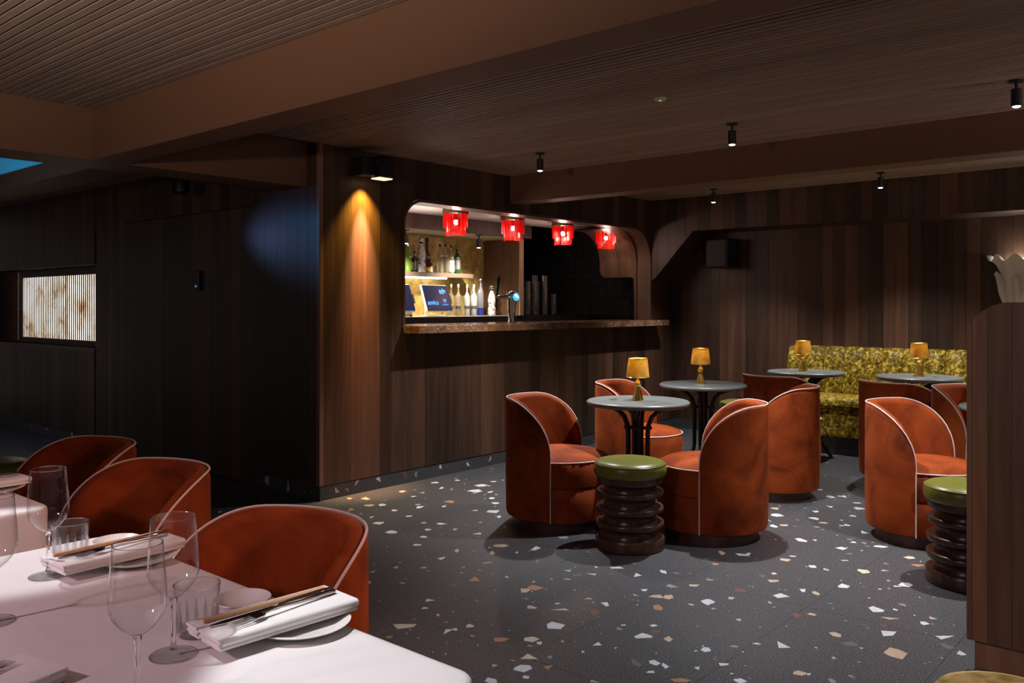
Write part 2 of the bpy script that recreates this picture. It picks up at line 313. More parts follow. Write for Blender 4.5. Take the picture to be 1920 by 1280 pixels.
CHIPS = '''4.39,4.54,61,71,W 4.29,4.37,59,67,W 4.32,4.28,59,121,O 4.55,4.22,91,104,W 4.7,4.24,86,60,W 4.38,4.13,105,98,W 4.33,4.08,46,42,W 4.04,4.5,70,86,B 4.09,4.36,64,74,B 3.98,4.32,45,51,W 4.43,4.02,52,64,W 4.29,3.88,51,60,W 4.03,4.02,83,87,O 4.2,3.77,66,48,W 3.91,3.96,35,65,W 3.73,4.52,73,90,B 3.66,4.6,51,70,B 3.61,4.35,87,65,B 3.68,4.29,65,84,W 3.46,4.35,53,98,O 3.63,4.12,48,53,W 3.79,4.07,86,73,W 4.02,3.62,95,96,W 3.97,3.73,53,53,B 3.42,4.09,56,50,W 3.59,3.94,60,50,W 3.94,3.51,33,67,W 3.36,3.95,75,71,W 3.54,3.75,38,55,Y 3.59,3.66,80,63,W 3.45,3.62,50,67,W 3.27,3.74,84,73,W 3.32,3.52,51,49,W 3.56,3.34,68,79,W 3.19,3.43,54,58,W 2.91,3.56,66,55,W 3.47,3.08,117,71,B 3.55,2.9,70,88,W 3.82,2.92,58,83,G 3.7,2.74,52,44,G 3.25,3.19,35,68,B 3.1,3.15,45,64,W 3.34,3.02,42,79,B 3.68,2.64,33,43,B 3.21,2.92,44,39,G 2.93,3.11,43,43,B 3.06,2.97,33,54,B 3.56,2.38,71,38,W 3.36,2.54,43,42,W 3.39,2.42,52,67,B 3.51,2.25,71,71,W 3.34,2.46,56,46,D 3.09,2.7,24,50,B 2.97,2.79,86,95,O 2.6,3.15,56,53,Y 2.84,2.81,45,67,D 3.06,2.5,83,70,O 3.0,2.51,61,73,B 3.36,2.1,49,50,W 3.28,2.09,40,44,B 3.32,2.01,74,53,B 2.46,3.0,36,61,B 2.4,2.94,63,50,W 2.62,2.75,60,38,W 2.54,2.69,33,28,W 3.09,2.13,36,63,W 2.85,2.35,56,49,B 2.9,2.24,107,80,B 2.96,2.29,32,25,W 2.98,2.11,59,95,R 3.2,1.93,43,81,O 2.52,2.4,45,43,Y 2.34,2.61,122,76,Y 2.42,2.42,68,77,W 2.74,2.14,91,105,W 2.23,2.56,38,37,O 2.5,2.21,65,60,O 2.57,2.12,80,60,Y 2.45,2.32,22,34,B 2.89,1.81,90,64,W 2.7,1.9,49,87,W 2.64,2.02,18,23,Y 2.52,2.08,34,54,G 2.44,2.02,66,90,Y 2.35,1.98,72,65,W 2.42,1.91,59,71,O 2.7,1.64,55,64,W 2.61,1.9,21,22,W 2.3,1.92,33,35,W 2.2,1.99,51,58,W 2.43,1.72,46,37,B 2.66,1.7,43,102,D 3.01,1.84,39,44,W 2.96,1.8,47,49,R 5.1,2.23,95,119,W 5.26,2.31,75,72,B 4.83,2.13,49,76,W 4.89,2.09,69,54,B 4.94,2.2,36,64,B 5.17,2.02,65,82,W 5.1,1.94,84,47,B 5.35,2.08,57,53,W 5.83,2.17,85,71,W 5.9,2.1,36,72,W 5.76,1.96,66,57,W 5.61,1.9,75,81,W 5.54,2.06,47,64,W 6.0,2.3,47,55,W 5.04,1.7,108,80,W 5.14,1.81,36,62,W 5.39,1.86,52,50,Y 4.65,1.89,74,88,W 4.69,1.82,46,61,B 4.63,1.66,63,63,W 4.79,1.65,46,46,Y 4.8,1.51,88,64,W 4.13,2.11,47,91,B 4.17,2.01,103,60,W 4.23,1.81,60,63,B 3.93,2.04,54,39,O 4.21,1.65,47,54,W 4.21,1.59,41,54,B 4.69,1.33,69,64,Y 4.58,1.26,70,55,O 4.79,1.24,52,41,W 4.3,1.43,68,74,Y 4.38,1.36,70,42,B 3.87,1.71,60,54,B 3.98,1.75,37,52,W 3.65,2.17,39,79,W 3.49,2.03,65,61,G 3.57,1.96,67,48,B 3.35,1.97,67,74,B 3.41,1.81,72,94,W 3.52,1.75,47,43,B 3.69,1.59,69,70,W 3.83,1.55,46,55,W 3.83,1.49,41,81,B 4.01,1.43,63,80,W 4.22,1.21,73,91,W 4.17,1.24,36,28,W 3.79,1.21,66,80,W 3.56,1.4,52,39,B 3.5,1.44,50,85,R 3.73,1.13,92,57,B 3.55,1.09,91,76,W 3.4,1.25,55,72,B 3.34,1.17,62,65,D 3.15,1.36,65,84,W 2.93,1.72,40,70,B 2.93,1.56,54,56,W 2.88,1.5,43,45,R 2.85,1.45,52,40,W 2.76,1.5,25,34,W 2.96,1.21,50,47,B 3.37,1.01,99,123,B 3.76,1.01,41,55,W 3.84,1.0,48,42,B 3.66,0.91,94,71,W 3.52,0.82,54,55,W 3.56,0.88,57,64,D 2.63,1.5,75,48,O 2.76,1.34,49,45,W 2.97,1.1,43,40,G 2.7,1.6,34,72,W 3.22,1.25,22,28,Y 3.33,1.12,18,22,Y 3.62,1.13,61,54,R 3.64,1.77,61,83,R 3.9,1.77,51,76,D'''
taken = []
for s in CHIPS.split():
    x, y, w_, d_, k = s.split(','); x = float(x); y = float(y); w_ = float(w_)/1000; d_ = min(.115, float(d_)/1000)
    taken.append((x, y)); mb = MB(); chip_mesh(mb, chip_poly(x, y, w_, d_)); mb.build('marble_chip', M['chip'+k], floor)
KEYS = 'WWWWWBBBYOGD'
n = 0; tries = 0
def on_floor(x, y): return not (x > 3.38 and y > 4.60) and x < 7.4
def traced(x, y):
    d = x*FW.x + y*FW.y; r = x*RT.x + y*RT.y
    if d < .5: return True
    px = 960 + 1605*r/d; py = 573 + 1605*1.3/d
    return 655 < px < 1800 and 905 < py < 1290
while n < 128 and tries < 9000:
    tries += 1; x = rc.uniform(1.2, 7.4); y = rc.uniform(-.2, 10.5)
    if not on_floor(x, y) or traced(x, y) or x < 1.35 and y < 3: continue
    if any((x-a)**2 + (y-b)**2 < .03 for a, b in taken): continue
    taken.append((x, y)); mb = MB(); ang = rc.uniform(0, PI); u = Vector((math.cos(ang), math.sin(ang), 0)); v = Vector((-u.y, u.x, 0))
    chip_mesh(mb, chip_poly(x, y, rc.uniform(.04, .10), rc.uniform(.025, .06), u, v)); mb.build('marble_chip', M['chip'+rc.choice(KEYS)], floor); n += 1
small = {k: MB() for k in 'WBGR'}
for _ in range(5200):
    x = rc.uniform(-.2, 7.5); y = rc.uniform(-.3, 10.5)
    if not on_floor(x, y): continue
    ang = rc.uniform(0, PI); u = Vector((math.cos(ang), math.sin(ang), 0)); v = Vector((-u.y, u.x, 0)); s_ = rc.uniform(.004, .016) if rc.random() < .78 else rc.uniform(.016, .036)
    chip_mesh(small[rc.choice('WWGGGBR')], chip_poly(x, y, s_*1.3, s_*.8, u, v), .0003)
for k, mb in small.items(): mb.build('small_chips', M['chip'+k], floor, kind='stuff')

def boards(u0, u1, lo=.085, hi=.15, rng=random.Random(3)):
    out = []; u = u0
    while u < u1 - .03:
        e = min(u1, u + rng.uniform(lo, hi))
        if u1 - e < .04: e = u1
        out.append((u, e)); u = e
    return out
G = .0010
# ---- bar wall (faces -Y) with its serving opening
OX0, OX1, OZ0, OZ1, ORL, ORR = 4.205, 7.63, 1.098, 2.093, .20, .34
wall_bar = struct('wall_bar', MB().box((3.50, YB+.024, 0), (4.19, YB+.16, CEIL)).box((4.19, YB+.024, 0), (8.2, YB+.16, OZ0-.006)).box((4.19, YB+.024, OZ1+.03), (8.2, YB+.16, CEIL)).box((7.66, YB+.024, OZ0-.006), (8.2, YB+.16, OZ1+.03)), M['plinth'])
def head(x):                                   # underside of the header at x, with its rounded corners
    if x < OX0+ORL: d = OX0+ORL-x; return OZ1 - ORL + math.sqrt(max(0, ORL*ORL-d*d))
    if x > OX1-ORR: d = x-(OX1-ORR); return OZ1 - ORR + math.sqrt(max(0, ORR*ORR-d*d))
    return OZ1
rp = random.Random(21)
def wall_boards_bar(x0, x1):
    for a, b in boards(x0, x1, .09, .16, rp):
        y0 = YB - rp.uniform(0, .0014)
        if b <= OX0+.001 or a >= OX1-.001:
            piece('plank', M['walnut'], wall_bar, (a+G, y0, .10), (b-G, YB+.022, CEIL))
        else:
            piece('plank', M['walnut'], wall_bar, (a+G, y0, .10), (b-G, YB+.022, OZ0))
            xs = [a+G + (b-a-2*G)*k/10 for k in range(11)]
            MB().prism([(x, head(x)) for x in xs] + [(b-G, CEIL), (a+G, CEIL)], 1, y0, YB+.022).build('plank', M['walnut'], wall_bar)
wall_boards_bar(XL+.022, OX0); wall_boards_bar(OX0, OX1); wall_boards_bar(OX1, XBACK)
struct('trim_1', MB().box((XL-.012, YB-.014, .10), (XL+.022, YB+.02, CEIL)), wood('corner_lipping', ((.16,.078,.05), (.20,.10,.064), (.24,.125,.08)), (15, 15, .8), spread=.1), bevel=.003)
# reveal lipping around the opening
out = [(OX0, OZ0)] + [(OX0+ORL-ORL*math.cos(a), OZ1-ORL+ORL*math.sin(a)) for a in [PI/2*k/14 for k in range(15)]] + [(OX1-ORR+ORR*math.sin(a), OZ1-ORR+ORR*math.cos(a)) for a in [PI/2*k/16 for k in range(17)]] + [(OX1, OZ0)]
inn = [(OX0+.022, OZ0)] + [(OX0+ORL-(ORL-.022)*math.cos(a), OZ1-ORL+(ORL-.022)*math.sin(a)) for a in [PI/2*k/14 for k in range(15)]] + [(OX1-ORR+(ORR-.022)*math.sin(a), OZ1-ORR+(ORR-.022)*math.cos(a)) for a in [PI/2*k/16 for k in range(17)]] + [(OX1-.022, OZ0)]
mb = MB(); n = len(out); Y0, Y1 = YB-.004, YB+.16
mb.add([(x, Y0, z) for x, z in out] + [(x, Y0, z) for x, z in inn] + [(x, Y1, z) for x, z in inn] + [(x, Y1, z) for x, z in out],
       [(i, n+i, n+i+1, i+1) for i in range(n-1)] + [(n+i, 2*n+i, 2*n+i+1, n+i+1) for i in range(n-1)] + [(2*n+i, 3*n+i, 3*n+i+1, 2*n+i+1) for i in range(n-1)])
struct('trim_2', mb, M['walnut_flat'], smooth=True)
# deep right-hand reveal: boards that run up the jamb and round into the head, notched below
reveal = struct('wall_reveal', MB().box((7.70, YB+.17, 1.60), (7.74, 5.32, 2.1)), M['plinth'])
def notch(y):                                  # lower end of the reveal boards at depth y
    if y <= 4.85: return 1.12
    if y <= 4.94: d = y-4.85; return 1.60-.09 + math.sqrt(max(0, .09**2-(.09-d)**2))-.0 if d > .0 else 1.12
    if y <= 5.22: return 1.60
    d = y-5.22; return 1.60 + .09 - math.sqrt(max(0, .0081-d*d))
ys = [YB+.16]
while ys[-1] < 5.30: ys.append(min(5.31, ys[-1]+rp.uniform(.035, .085)))
for a, b in zip(ys, ys[1:]):
    mb = MB(); k = 4; cols = []
    for i in range(k+1):
        y = a+.0008 + (b-a-.0016)*i/k; z0 = 1.157 if y < 4.87 else notch(y)
        arc = [(OX1-.03-ORR+ORR*math.sin(t), OZ1-.02-ORR+ORR*math.cos(t)) for t in [PI/2*q/12 for q in range(13)]]
        cols.append([(OX1-.03-ORR-.16, y, OZ1-.02)] + [(x, y, z) for x, z in arc] + [(OX1-.03, y, max(z0, 1.157)+(arc[-1][1]-max(z0, 1.157))*q/4) for q in (3, 2, 1, 0)])
    m_ = len(cols[0]); vs = [p for c in cols for p in c]; vs2 = [(x+(.02 if x > OX1-.2 else 0), y, z+.015) for x, y, z in vs]; N = len(vs)
    fs = [(i*m_+j, (i+1)*m_+j, (i+1)*m_+j+1, i*m_+j+1) for i in range(k) for j in range(m_-1)]
    fs2 = [tuple(N+q for q in reversed(f)) for f in fs]
    mb.add(vs + vs2, fs + fs2); mb.build('plank', M['walnut'], reveal, smooth=True)
# ---- bar interior
struct('ceiling_bar', MB().box((3.6, YB+.16, OZ1+.027), (8.2, 5.60, 2.30)), M['plaster'])
struct('trim_3', MB().box((3.6, 5.60, 1.99), (6.80, 5.66, 2.30)), M['plinth'])
struct('ceiling_back_bar', MB().box((3.6, 5.66, 1.99), (6.72, 6.3, 2.10)), flat('warm_ceiling_paint', (.45, .36, .25), .7))
struct('wall_back_bar', MB().box((3.6, 6.20, .9), (6.74, 6.26, 1.99)), M['goldpanel'])
ret = struct('wall_return', MB().box((6.728, 5.70, 1.2), (6.77, 6.20, 1.99)).box((6.728, 5.665, 1.99), (6.77, 6.20, 2.12)), M['plinth'])
for a, b in boards(5.70, 6.20, .09, .13, rp): piece('plank', M['walnut_flat'], ret, (6.72, a+G, 1.2), (6.728, b-G, 1.99))
struct('trim_4', MB().box((6.715, 5.686, 1.2), (6.775, 5.70, 1.99)), flat('pale_edge', (.36, .25, .14), .5))
struct('wall_dark', MB().box((6.77, 7.0, 0), (8.4, 7.05, 2.6)).box((3.55, YB+.16, 0), (3.60, 6.3, 2.6)), M['blackpaint'])
wb = struct('wall_brick', MB().box((8.215, 4.84, .9), (8.26, 7.0, 2.4)), M['blackpaint'])
for r in range(13):
    y = 4.86 - (.11 if r % 2 else 0)
    while y < 6.98:
        a, b = max(4.85, y), min(6.99, y+.212)
        if b-a > .03: piece('brick', M['brick'], wb, (8.20+rp.uniform(-.002, .003), a, 1.02+.075*r), (8.217, b, 1.02+.075*r+.064))
        y += .222
# ---- wall to the left of the bar (faces -X), with the concealed door and the screened hatch
wall_left = struct('wall_left', MB().box((XL+.024, YB+.03, 0), (XL+.10, 8.07, CEIL)).box((XL+.024, 8.07, 0), (XL+.10, 12.2, .905)).box((XL+.024, 8.07, 1.68), (XL+.10, 12.2, CEIL)).box((XL+.024, 11.1, .9), (XL+.10, 12.2, 1.7)), M['plinth'])
door = struct('door_1', MB().box((XL+.012, 5.467, .012), (XL+.022, 7.473, 2.02)), M['plinth'])
for a, b in boards(YB+.022, 5.467, .09, .15, rp): piece('plank', M['walnut'], wall_left, (XL-rp.uniform(0, .0014), a+G, .10), (XL+.022, b-G, CEIL))
for a, b in boards(5.467, 7.473, .10, .17, rp):
    piece('plank', M['walnut'], door, (XL-rp.uniform(0, .0014), a+G, .012), (XL+.012, b-G, 2.02)); piece('plank', M['walnut'], wall_left, (XL-rp.uniform(.001, .0024), a+G, 2.026), (XL+.022, b-G, CEIL))
for a, b in boards(7.476, 8.07, .10, .15, rp): piece('plank', M['walnut'], wall_left, (XL-rp.uniform(0, .0014), a+G, .10), (XL+.022, b-G, CEIL))
for a, b in boards(8.07, 11.9, .10, .17, rp):
    piece('plank', M['walnut'], wall_left, (XL-.010-rp.uniform(0, .0014), a+G, .10), (XL+.022, b-G, .905)); piece('plank', M['walnut'], wall_left, (XL-.010-rp.uniform(0, .0014), a+G, 1.68), (XL+.022, b-G, CEIL))
win = struct('window_1', MB().box((XL+.085, 8.07, 1.60), (XL+.125, 10.14, 1.68)).box((XL+.085, 8.07, .905), (XL+.125, 10.14, .965)).box((XL+.085, 10.08, .965), (XL+.125, 10.14, 1.60)), M['plinth'])
t = NT('backlit_screen_sheet'); f = t.noise(t.pos(), 3.2, 8, .5, .65); cc = t.ramp(f, [(.33, (.22, .11, .05)), (.43, (.62, .47, .34)), (.56, (1, .90, .78))])
t.set(Base_Color=(.1, .08, .06), Emission_Strength=2.0); t.l(cc, t.p.inputs['Emission Color']); M['sheet'] = t.m
MB().box((XL+.101, 8.07, .95), (XL+.106, 10.12, 1.62)).build('backlit_panel', M['sheet'], win)
for k in range(43):
    y = 8.085 + k*(10.08-8.085)/43; piece('screen_slat', M['plinth'], win, (XL+.096, y, .962), (XL+.0985, y+.0215, 1.603))
piece('metal_edge', M['chrome'], win, (XL+.07, 10.135, .93), (XL+.10, 10.155, 1.66))
piece('meeting_stile', M['bronze'], win, (XL+.083, 8.93, .93), (XL+.088, 8.945, 1.66))
struct('trim_5', MB().box((XL-.012, 8.06, .875), (XL+.13, 12, .905)).box((XL+.0, 8.06, 1.68), (XL+.13, 12, 1.69)), M['walnut_flat'])
struct('wall_hatch_recess', MB().box((XL+.30, 10.16, .8), (XL+.34, 12, 1.8)).box((XL+.024, 8.02, .9), (XL+.34, 8.07, 1.7)), flat('recess_brown', (.30, .12, .06), .6))
# ---- bulkhead and back wall on the right
bulk = struct('wall_bulkhead', MB().prism([(-2.0, 2.045), (4.20, 2.045), (4.66, 1.55), (4.68, 1.55), (4.68, CEIL), (-2.0, CEIL)], 0, XBULK+.024, XBACK), M['plinth'])
def bulk_low(y): return 2.045 if y < 4.20 else 2.045 - (y-4.20)*(.495/.46) if y < 4.66 else 1.55
for a, b in boards(-1.2, 4.68, .09, .15, rp):
    MB().prism([(a+G, bulk_low(a+G)), (b-G, bulk_low(b-G)), (b-G, CEIL), (a+G, CEIL)] if not (a < 4.20 < b) else [(a+G, 2.045), (4.20, 2.045), (b-G, bulk_low(b-G)), (b-G, CEIL), (a+G, CEIL)], 0, XBULK-rp.uniform(0, .0014), XBULK+.022).build('plank', M['walnut'], bulk)
wall_back = struct('wall_back', MB().box((XBACK+.022, -2.0, 0), (XBACK+.10, 4.70, CEIL)), M['plinth'])
for a, b in boards(-1.2, 4.68, .085, .145, rp): piece('plank', M['walnut'], wall_back, (XBACK-rp.uniform(0, .0014), a+G, .10), (XBACK+.02, b-G, 2.045 if a < 4.6 else 1.56))
# ---- baseboards: terrazzo
struct('baseboard_bar', MB().box((XL+.006, YB+.004, 0), (XBACK, YB+.03, .10)), M['terrazzo'])
struct('baseboard_left', MB().box((XL+.006, YB+.0302, 0), (XL+.03, 5.46, .10)).box((XL+.004, 7.48, 0), (XL+.03, 12, .10)), M['terrazzo'])
struct('baseboard_back', MB().box((XBACK-.004, 3.36, 0), (XBACK+.02, 4.684, .10)), M['terrazzo'])
for k, (x, z, s_, c_) in enumerate(((3.62, .055, .05, 'B'), (3.80, .065, .06, 'B'), (3.98, .06, .05, 'W'), (4.22, .05, .07, 'R'), (4.35, .05, .05, 'G'), (4.60, .07, .04, 'W'), (4.9, .05, .04, 'W'), (5.15, .06, .05, 'B'), (3.70, .035, .035, 'O'))):
    mb = MB(); pts = [(x+s_*.5*math.cos(a), z+min(.04, s_*.5)*math.sin(a)) for a in sorted(rp.uniform(0, 2*PI) for _ in range(5))]
    MB().prism(pts, 1, YB+.0035, YB+.006).build('marble_chip', M['chip'+c_], bpy.data.objects['baseboard_bar'])
for k, (y, z, s_, c_) in enumerate(((5.30, .05, .08, 'W'), (5.05, .055, .09, 'W'), (4.85, .05, .05, 'G'), (7.9, .05, .06, 'W'), (8.6, .05, .07, 'W'), (9.2, .06, .05, 'W'), (9.6, .05, .06, 'G'))):
    pts = [(y+s_*.4*math.cos(a), z+min(.042, s_*.5)*math.sin(a)) for a in sorted(rp.uniform(0, 2*PI) for _ in range(5))]
    MB().prism(pts, 0, XL+.0032, XL+.007).build('marble_chip', M['chip'+c_], bpy.data.objects['baseboard_left'])
# ---- ceiling: backing plus slats, painted beams
ceiling = struct('ceiling', MB().box((-2, -2, CEIL+.022), (9, 12.2, CEIL+.05)), M['backing'])
def slats(x0, x1, y0, y1):
    n = int(round((x1-x0)/.0421)); p_ = (x1-x0)/n
    for k in range(n): piece('ceiling_slat', M['slat'], ceiling, (x0+p_*k+.0055, y0, CEIL), (x0+p_*(k+1)-.0055, y1, CEIL+.018))
slats(.20, 2.055, -1.5, 4.80); slats(2.24, 5.40, -1.5, YB+.02); slats(5.60, XBULK+.02, -1.5, YB+.02); slats(2.20, XL+.02, 5.12, 12.0)
struct('ceiling_panel', MB().box((-2, 5.12, CEIL+.002), (1.9, 12, CEIL+.015)), M['bluebay'])
struct('beam_near', MB().box((2.055, -2, 2.10), (2.24, 4.82, CEIL+.03)), M['beam'], bevel=.004)
struct('beam_cross', MB().box((-2, 4.82, 2.10), (XL+.02, 5.12, CEIL+.03)), M['beam'], bevel=.004)
struct('beam_rear', MB().box((1.92, 5.12, 2.10), (2.18, 12, CEIL+.03)), M['beam'], bevel=.004)
struct('beam_far', MB().box((5.40, -2, 2.155), (5.60, YB+.02, CEIL+.03)), M['beam'], bevel=.004)
# ---- dividing screen on the right
PX = 3.392
div = thing('room_divider', 'freestanding walnut divider with rounded top corner beside the near green stool', 'divider', (PX, .2, 0))
DY, DT, DR = .772-.2, 1.312, .14
MB().prism([(-1.8, .105), (DY, .105)] + [(DY-DR+DR*math.cos(a), DT-DR+DR*math.sin(a)) for a in [PI/2*k/12 for k in range(13)]] + [(-1.8, DT)], 0, .014, .055).build('panel_core', M['walnut_flat'], div)
y = DY
for wd in [.018, .05, .075, .05, .09, .07, .11, .085, .12, .1, .11, .12, .1, .12, .1, .12]:
    b, a = y, y-wd; y = a
    ztop = lambda q: DT if q < DY-DR else DT-DR+math.sqrt(max(0, DR*DR-(q-(DY-DR))**2))
    qs = [a+.0006+(b-a-.0012)*k/6 for k in range(7)]
    MB().prism([(b-.0006, .105), (a+.0006, .105)] + [(q, ztop(q)) for q in qs], 0, -rp.uniform(0, .001), .0135).build('plank', M['walnut'], div)
MB().box((.03, -1.8, 0), (.055, DY-.02, .105)).build('plinth', M['walnut_flat'], div)

# ------------------------------------------------------------------ BAR THINGS
ctr = tag(MB().box((OX0, YB-.17, 1.098), (7.70, YB-.006, 1.155)).box((OX0+.024, YB-.006, 1.10), (7.595, YB+.42, 1.155)).build('bar_counter', M['marble'], bevel=.004), 'brown veined marble counter slab along the serving hatch', 'counter')
bc = thing('back_counter', 'dark rear bar counter carrying screens, bottles and glasses', 'counter', (5.9, 5.98, 0))
MB().box((-2.25, -.22, .2), (2.20, .215, 1.165)).build('cabinet', M['blackpaint'], bc); MB().box((-2.28, -.26, 1.165), (.80, .216, 1.199)).build('worktop', flat('pale_worktop', (.45, .42, .38), .3), bc)
MB().box((.80, -.26, 1.165), (2.20, .216, 1.199)).build('worktop', M['black'], bc)
MB().box((-2.28, -.268, 1.135), (2.2, -.26, 1.194)).build('front_edge', M['blackpaint'], bc)
sh = thing('bottle_shelf', 'pale floating bottle shelf lit from below on gold wall', 'shelf', (5.2, 6.09, 1.60))
MB().box((-1.2, -.09, -.02), (1.15, .105, .022)).build('board', flat('pale_shelf_laminate', (.13, .095, .075), .45), sh)
MB().box((-1.2, .0, -.034), (.86, .02, -.021)).build('light_strip', M['led'], sh)

def bottle(name, label, x, y, z, R, H, glassmat, shoulder=.62, neck=.28, capm='black', band=None, capr=None, group='bottles', capball=False):
    t = thing(name, label, 'bottle', (x, y, z), 0, group)
    hb = H*shoulder; rn = R*neck
    MB().lathe([(R*.9, 0), (R, .006), (R, hb*.98), (R*.93, hb*1.04), (R*.6, hb*1.13), (rn*1.1, hb*1.24), (rn, hb*1.30), (rn, H*.94)], 20).build('body', glassmat, t, smooth=True)
    if capball: MB().lathe([(rn*.9, H*.93), (rn*1.5, H*.935), (rn*2.4, H*.95), (rn*2.1, H*.962), (rn*1.6, H*.97), (rn*2.4, H*.985), (rn*2.3, H*1.03), (rn*1.2, H*1.055), (0, H*1.06)], 16).build('stopper', M['chrome'], t, smooth=True)
    else: MB().lathe([(rn*1.25, H*.90), (rn*1.25, H), (0, H)], 14).build('cap', M[capm] if isinstance(capm, str) else capm, t, smooth=True)
    if band: MB().lathe([(R*1.012, hb*band[0]), (R*1.012, hb*band[1])], 20).build('paper_band', band[2], t, smooth=True)
    return t
gl_green = thin_glass('pale_green_glass', (.62, .85, .40), .06, .6, .25, (.28, .45, .10)); gl_dgreen = thin_glass('bottle_green_glass', (.16, .42, .20), .08, .6, .3, (.03, .14, .05))
gl_amber = thin_glass('amber_glass', (.50, .20, .04), .08, .6, .35, (.10, .035, .006)); gl_clear = thin_glass('clear_bottle_glass', (.93, .93, .90), .08, .7, .12, (.7, .68, .6))
gl_frost = thin_glass('frosted_bottle_glass', (.85, .86, .88), .1, .5, .6, (.72, .73, .76)); gl_dark = thin_glass('dark_bottle_glass', (.10, .10, .09), .08, .5, .5, (.015, .013, .012))
gl_blue = thin_glass('clear_blue_glass', (.80, .85, .95), .1, .7, .2, (.5, .52, .6))
cer = NT('painted_white_ceramic'); f = cer.noise(cer.coord(), 34, 3, .8); cer.l(cer.ramp(f, [(.40, (.70, .69, .70)), (.55, (.62, .62, .64)), (.62, (.09, .10, .14))]), cer.p.inputs['Base Color']); cer.set(Roughness=.2)
lab_w = flat('white_label_paper', (.66, .64, .60), .7); lab_k = flat('dark_label_print', (.06, .06, .07), .6); lab_y = flat('yellow_label', (.55, .40, .05), .6); lab_b = flat('cobalt_glaze', (.02, .03, .22), .25)
SZ = 1.622
bottle('liqueur_bottle', 'pale green bottle at the left end of the lit shelf', 5.485, 6.04, SZ, .040, .27, gl_green, .66, .30, 'chrome', None, group='bottles on the lit shelf')
bottle('spirit_bottle', 'short black bottle with silver diamond label on the lit shelf', 5.574, 6.035, SZ, .033, .20, gl_dark, .6, .30, 'black', (.15, .8, M['chrome']), group='bottles on the lit shelf')
def ceramic_bottle(label, x, y, z, H, base=None, group='bottles on the lit shelf'):
    t = thing('ceramic_bottle', label, 'bottle', (x, y, z), 0, group); k = H/.33
    MB().lathe([(.040*k, 0), (.045*k, .01*k), (.042*k, .08*k), (.034*k, .105*k), (.043*k, .15*k), (.044*k, .17*k), (.034*k, .22*k), (.018*k, .26*k), (.014*k, .28*k)], 20).build('body', cer.m, t, smooth=True)
    MB().lathe([(.015*k, .262*k), (.017*k, .28*k), (.013*k, .285*k)], 14).build('neck_band', lab_b, t, smooth=True)
    MB().lathe([(.013*k, .283*k), (.034*k, .29*k), (.038*k, .297*k), (.028*k, .304*k), (.030*k, .312*k), (.026*k, .325*k), (.014*k, .333*k), (0, .335*k)], 18).build('stopper', M['chrome'], t, smooth=True)
    if base: MB().lathe([(.0458*k, .008*k), (.0435*k, .055*k)], 20).build('base_glaze', base, t, smooth=True)
    return t
ceramic_bottle('white painted ceramic bottle with silver stopper on the lit shelf', 5.655, 6.03, SZ, .335)
bottle('cognac_bottle', 'tall tapering amber bottle with black cap on the lit shelf', 5.742, 6.04, SZ, .034, .335, gl_amber, .50, .42, 'black', (.05, .30, lab_y), group='bottles on the lit shelf')
bottle('whisky_bottle', 'small squat amber bottle with cream label behind the clear bottles', 5.83, 6.11, SZ, .038, .18, gl_amber, .5, .24, 'black', (.1, .7, lab_w), group='bottles on the lit shelf')
bottle('vodka_bottle', 'clear bottle with dark stopper, left of the two on the lit shelf', 5.905, 6.03, SZ, .034, .285, gl_clear, .66, .26, 'black', None, group='bottles on the lit shelf')
bottle('vodka_bottle', 'clear ribbed bottle with dark stopper, right of the two on the shelf', 5.982, 6.03, SZ, .034, .285, gl_clear, .62, .28, 'black', (.05, .9, thin_glass('ribbed_glass', (.75, .72, .6), .2, .6, .2, (.3, .28, .2))), group='bottles on the lit shelf')
bottle('gin_bottle', 'pale green bottle with white label near shelf end', 6.058, 6.03, SZ, .034, .282, gl_clear, .60, .28, 'black', (.08, .75, lab_w), group='bottles on the lit shelf')
bottle('vermouth_bottle', 'dark green bottle at the right end of the lit shelf', 6.145, 6.03, SZ, .033, .278, gl_dgreen, .60, .34, flat('green_foil', (.01, .06, .035), .35), (.25, .8, lab_k), group='bottles on the lit shelf')
BZ = 1.200; gC = 'bottles standing on the rear counter'
fl = ['first', 'second', 'third', 'fourth', 'fifth']
for i, (x, y, m_) in enumerate(((6.05, 6.02, gl_clear), (6.11, 5.98, gl_clear), (6.165, 6.03, gl_clear), (6.215, 5.96, gl_frost), (6.285, 5.93, gl_frost))):
    bottle('vodka_bottle', ('clear' if i < 3 else 'frosted white') + ' vodka bottle on the rear counter, %s from the screen' % fl[i], x, y, BZ, .028 if i < 4 else .031, .315, m_, .60, .27, gl_frost if i < 3 else M['whiteplastic'], (.36, .52, lab_k), group=gC)
for i, (x, y, H) in enumerate(((6.345, 6.0, .335), (6.385, 5.93, .36), (6.44, 6.0, .33))):
    bottle('tequila_bottle', ['tall clear bottle with blue base left of the ball stopper', 'tall clear bottle with blue base and large silver ball stopper', 'tall clear bottle with blue base right of the ball stopper'][i], x, y, BZ, .030, H, gl_blue, .66, .30, 'chrome', (.0, .33, lab_b), group=gC, capball=(i == 1))
ceramic_bottle('white painted ceramic bottle standing beside the beer tap', 6.52, 5.90, BZ, .31, None, gC)
bottle('bitters_bottle', 'small bottle with white label left of the lit screen', 5.40, 5.93, BZ, .036, .17, gl_amber, .55, .3, 'black', (.2, .8, lab_w), group=gC)
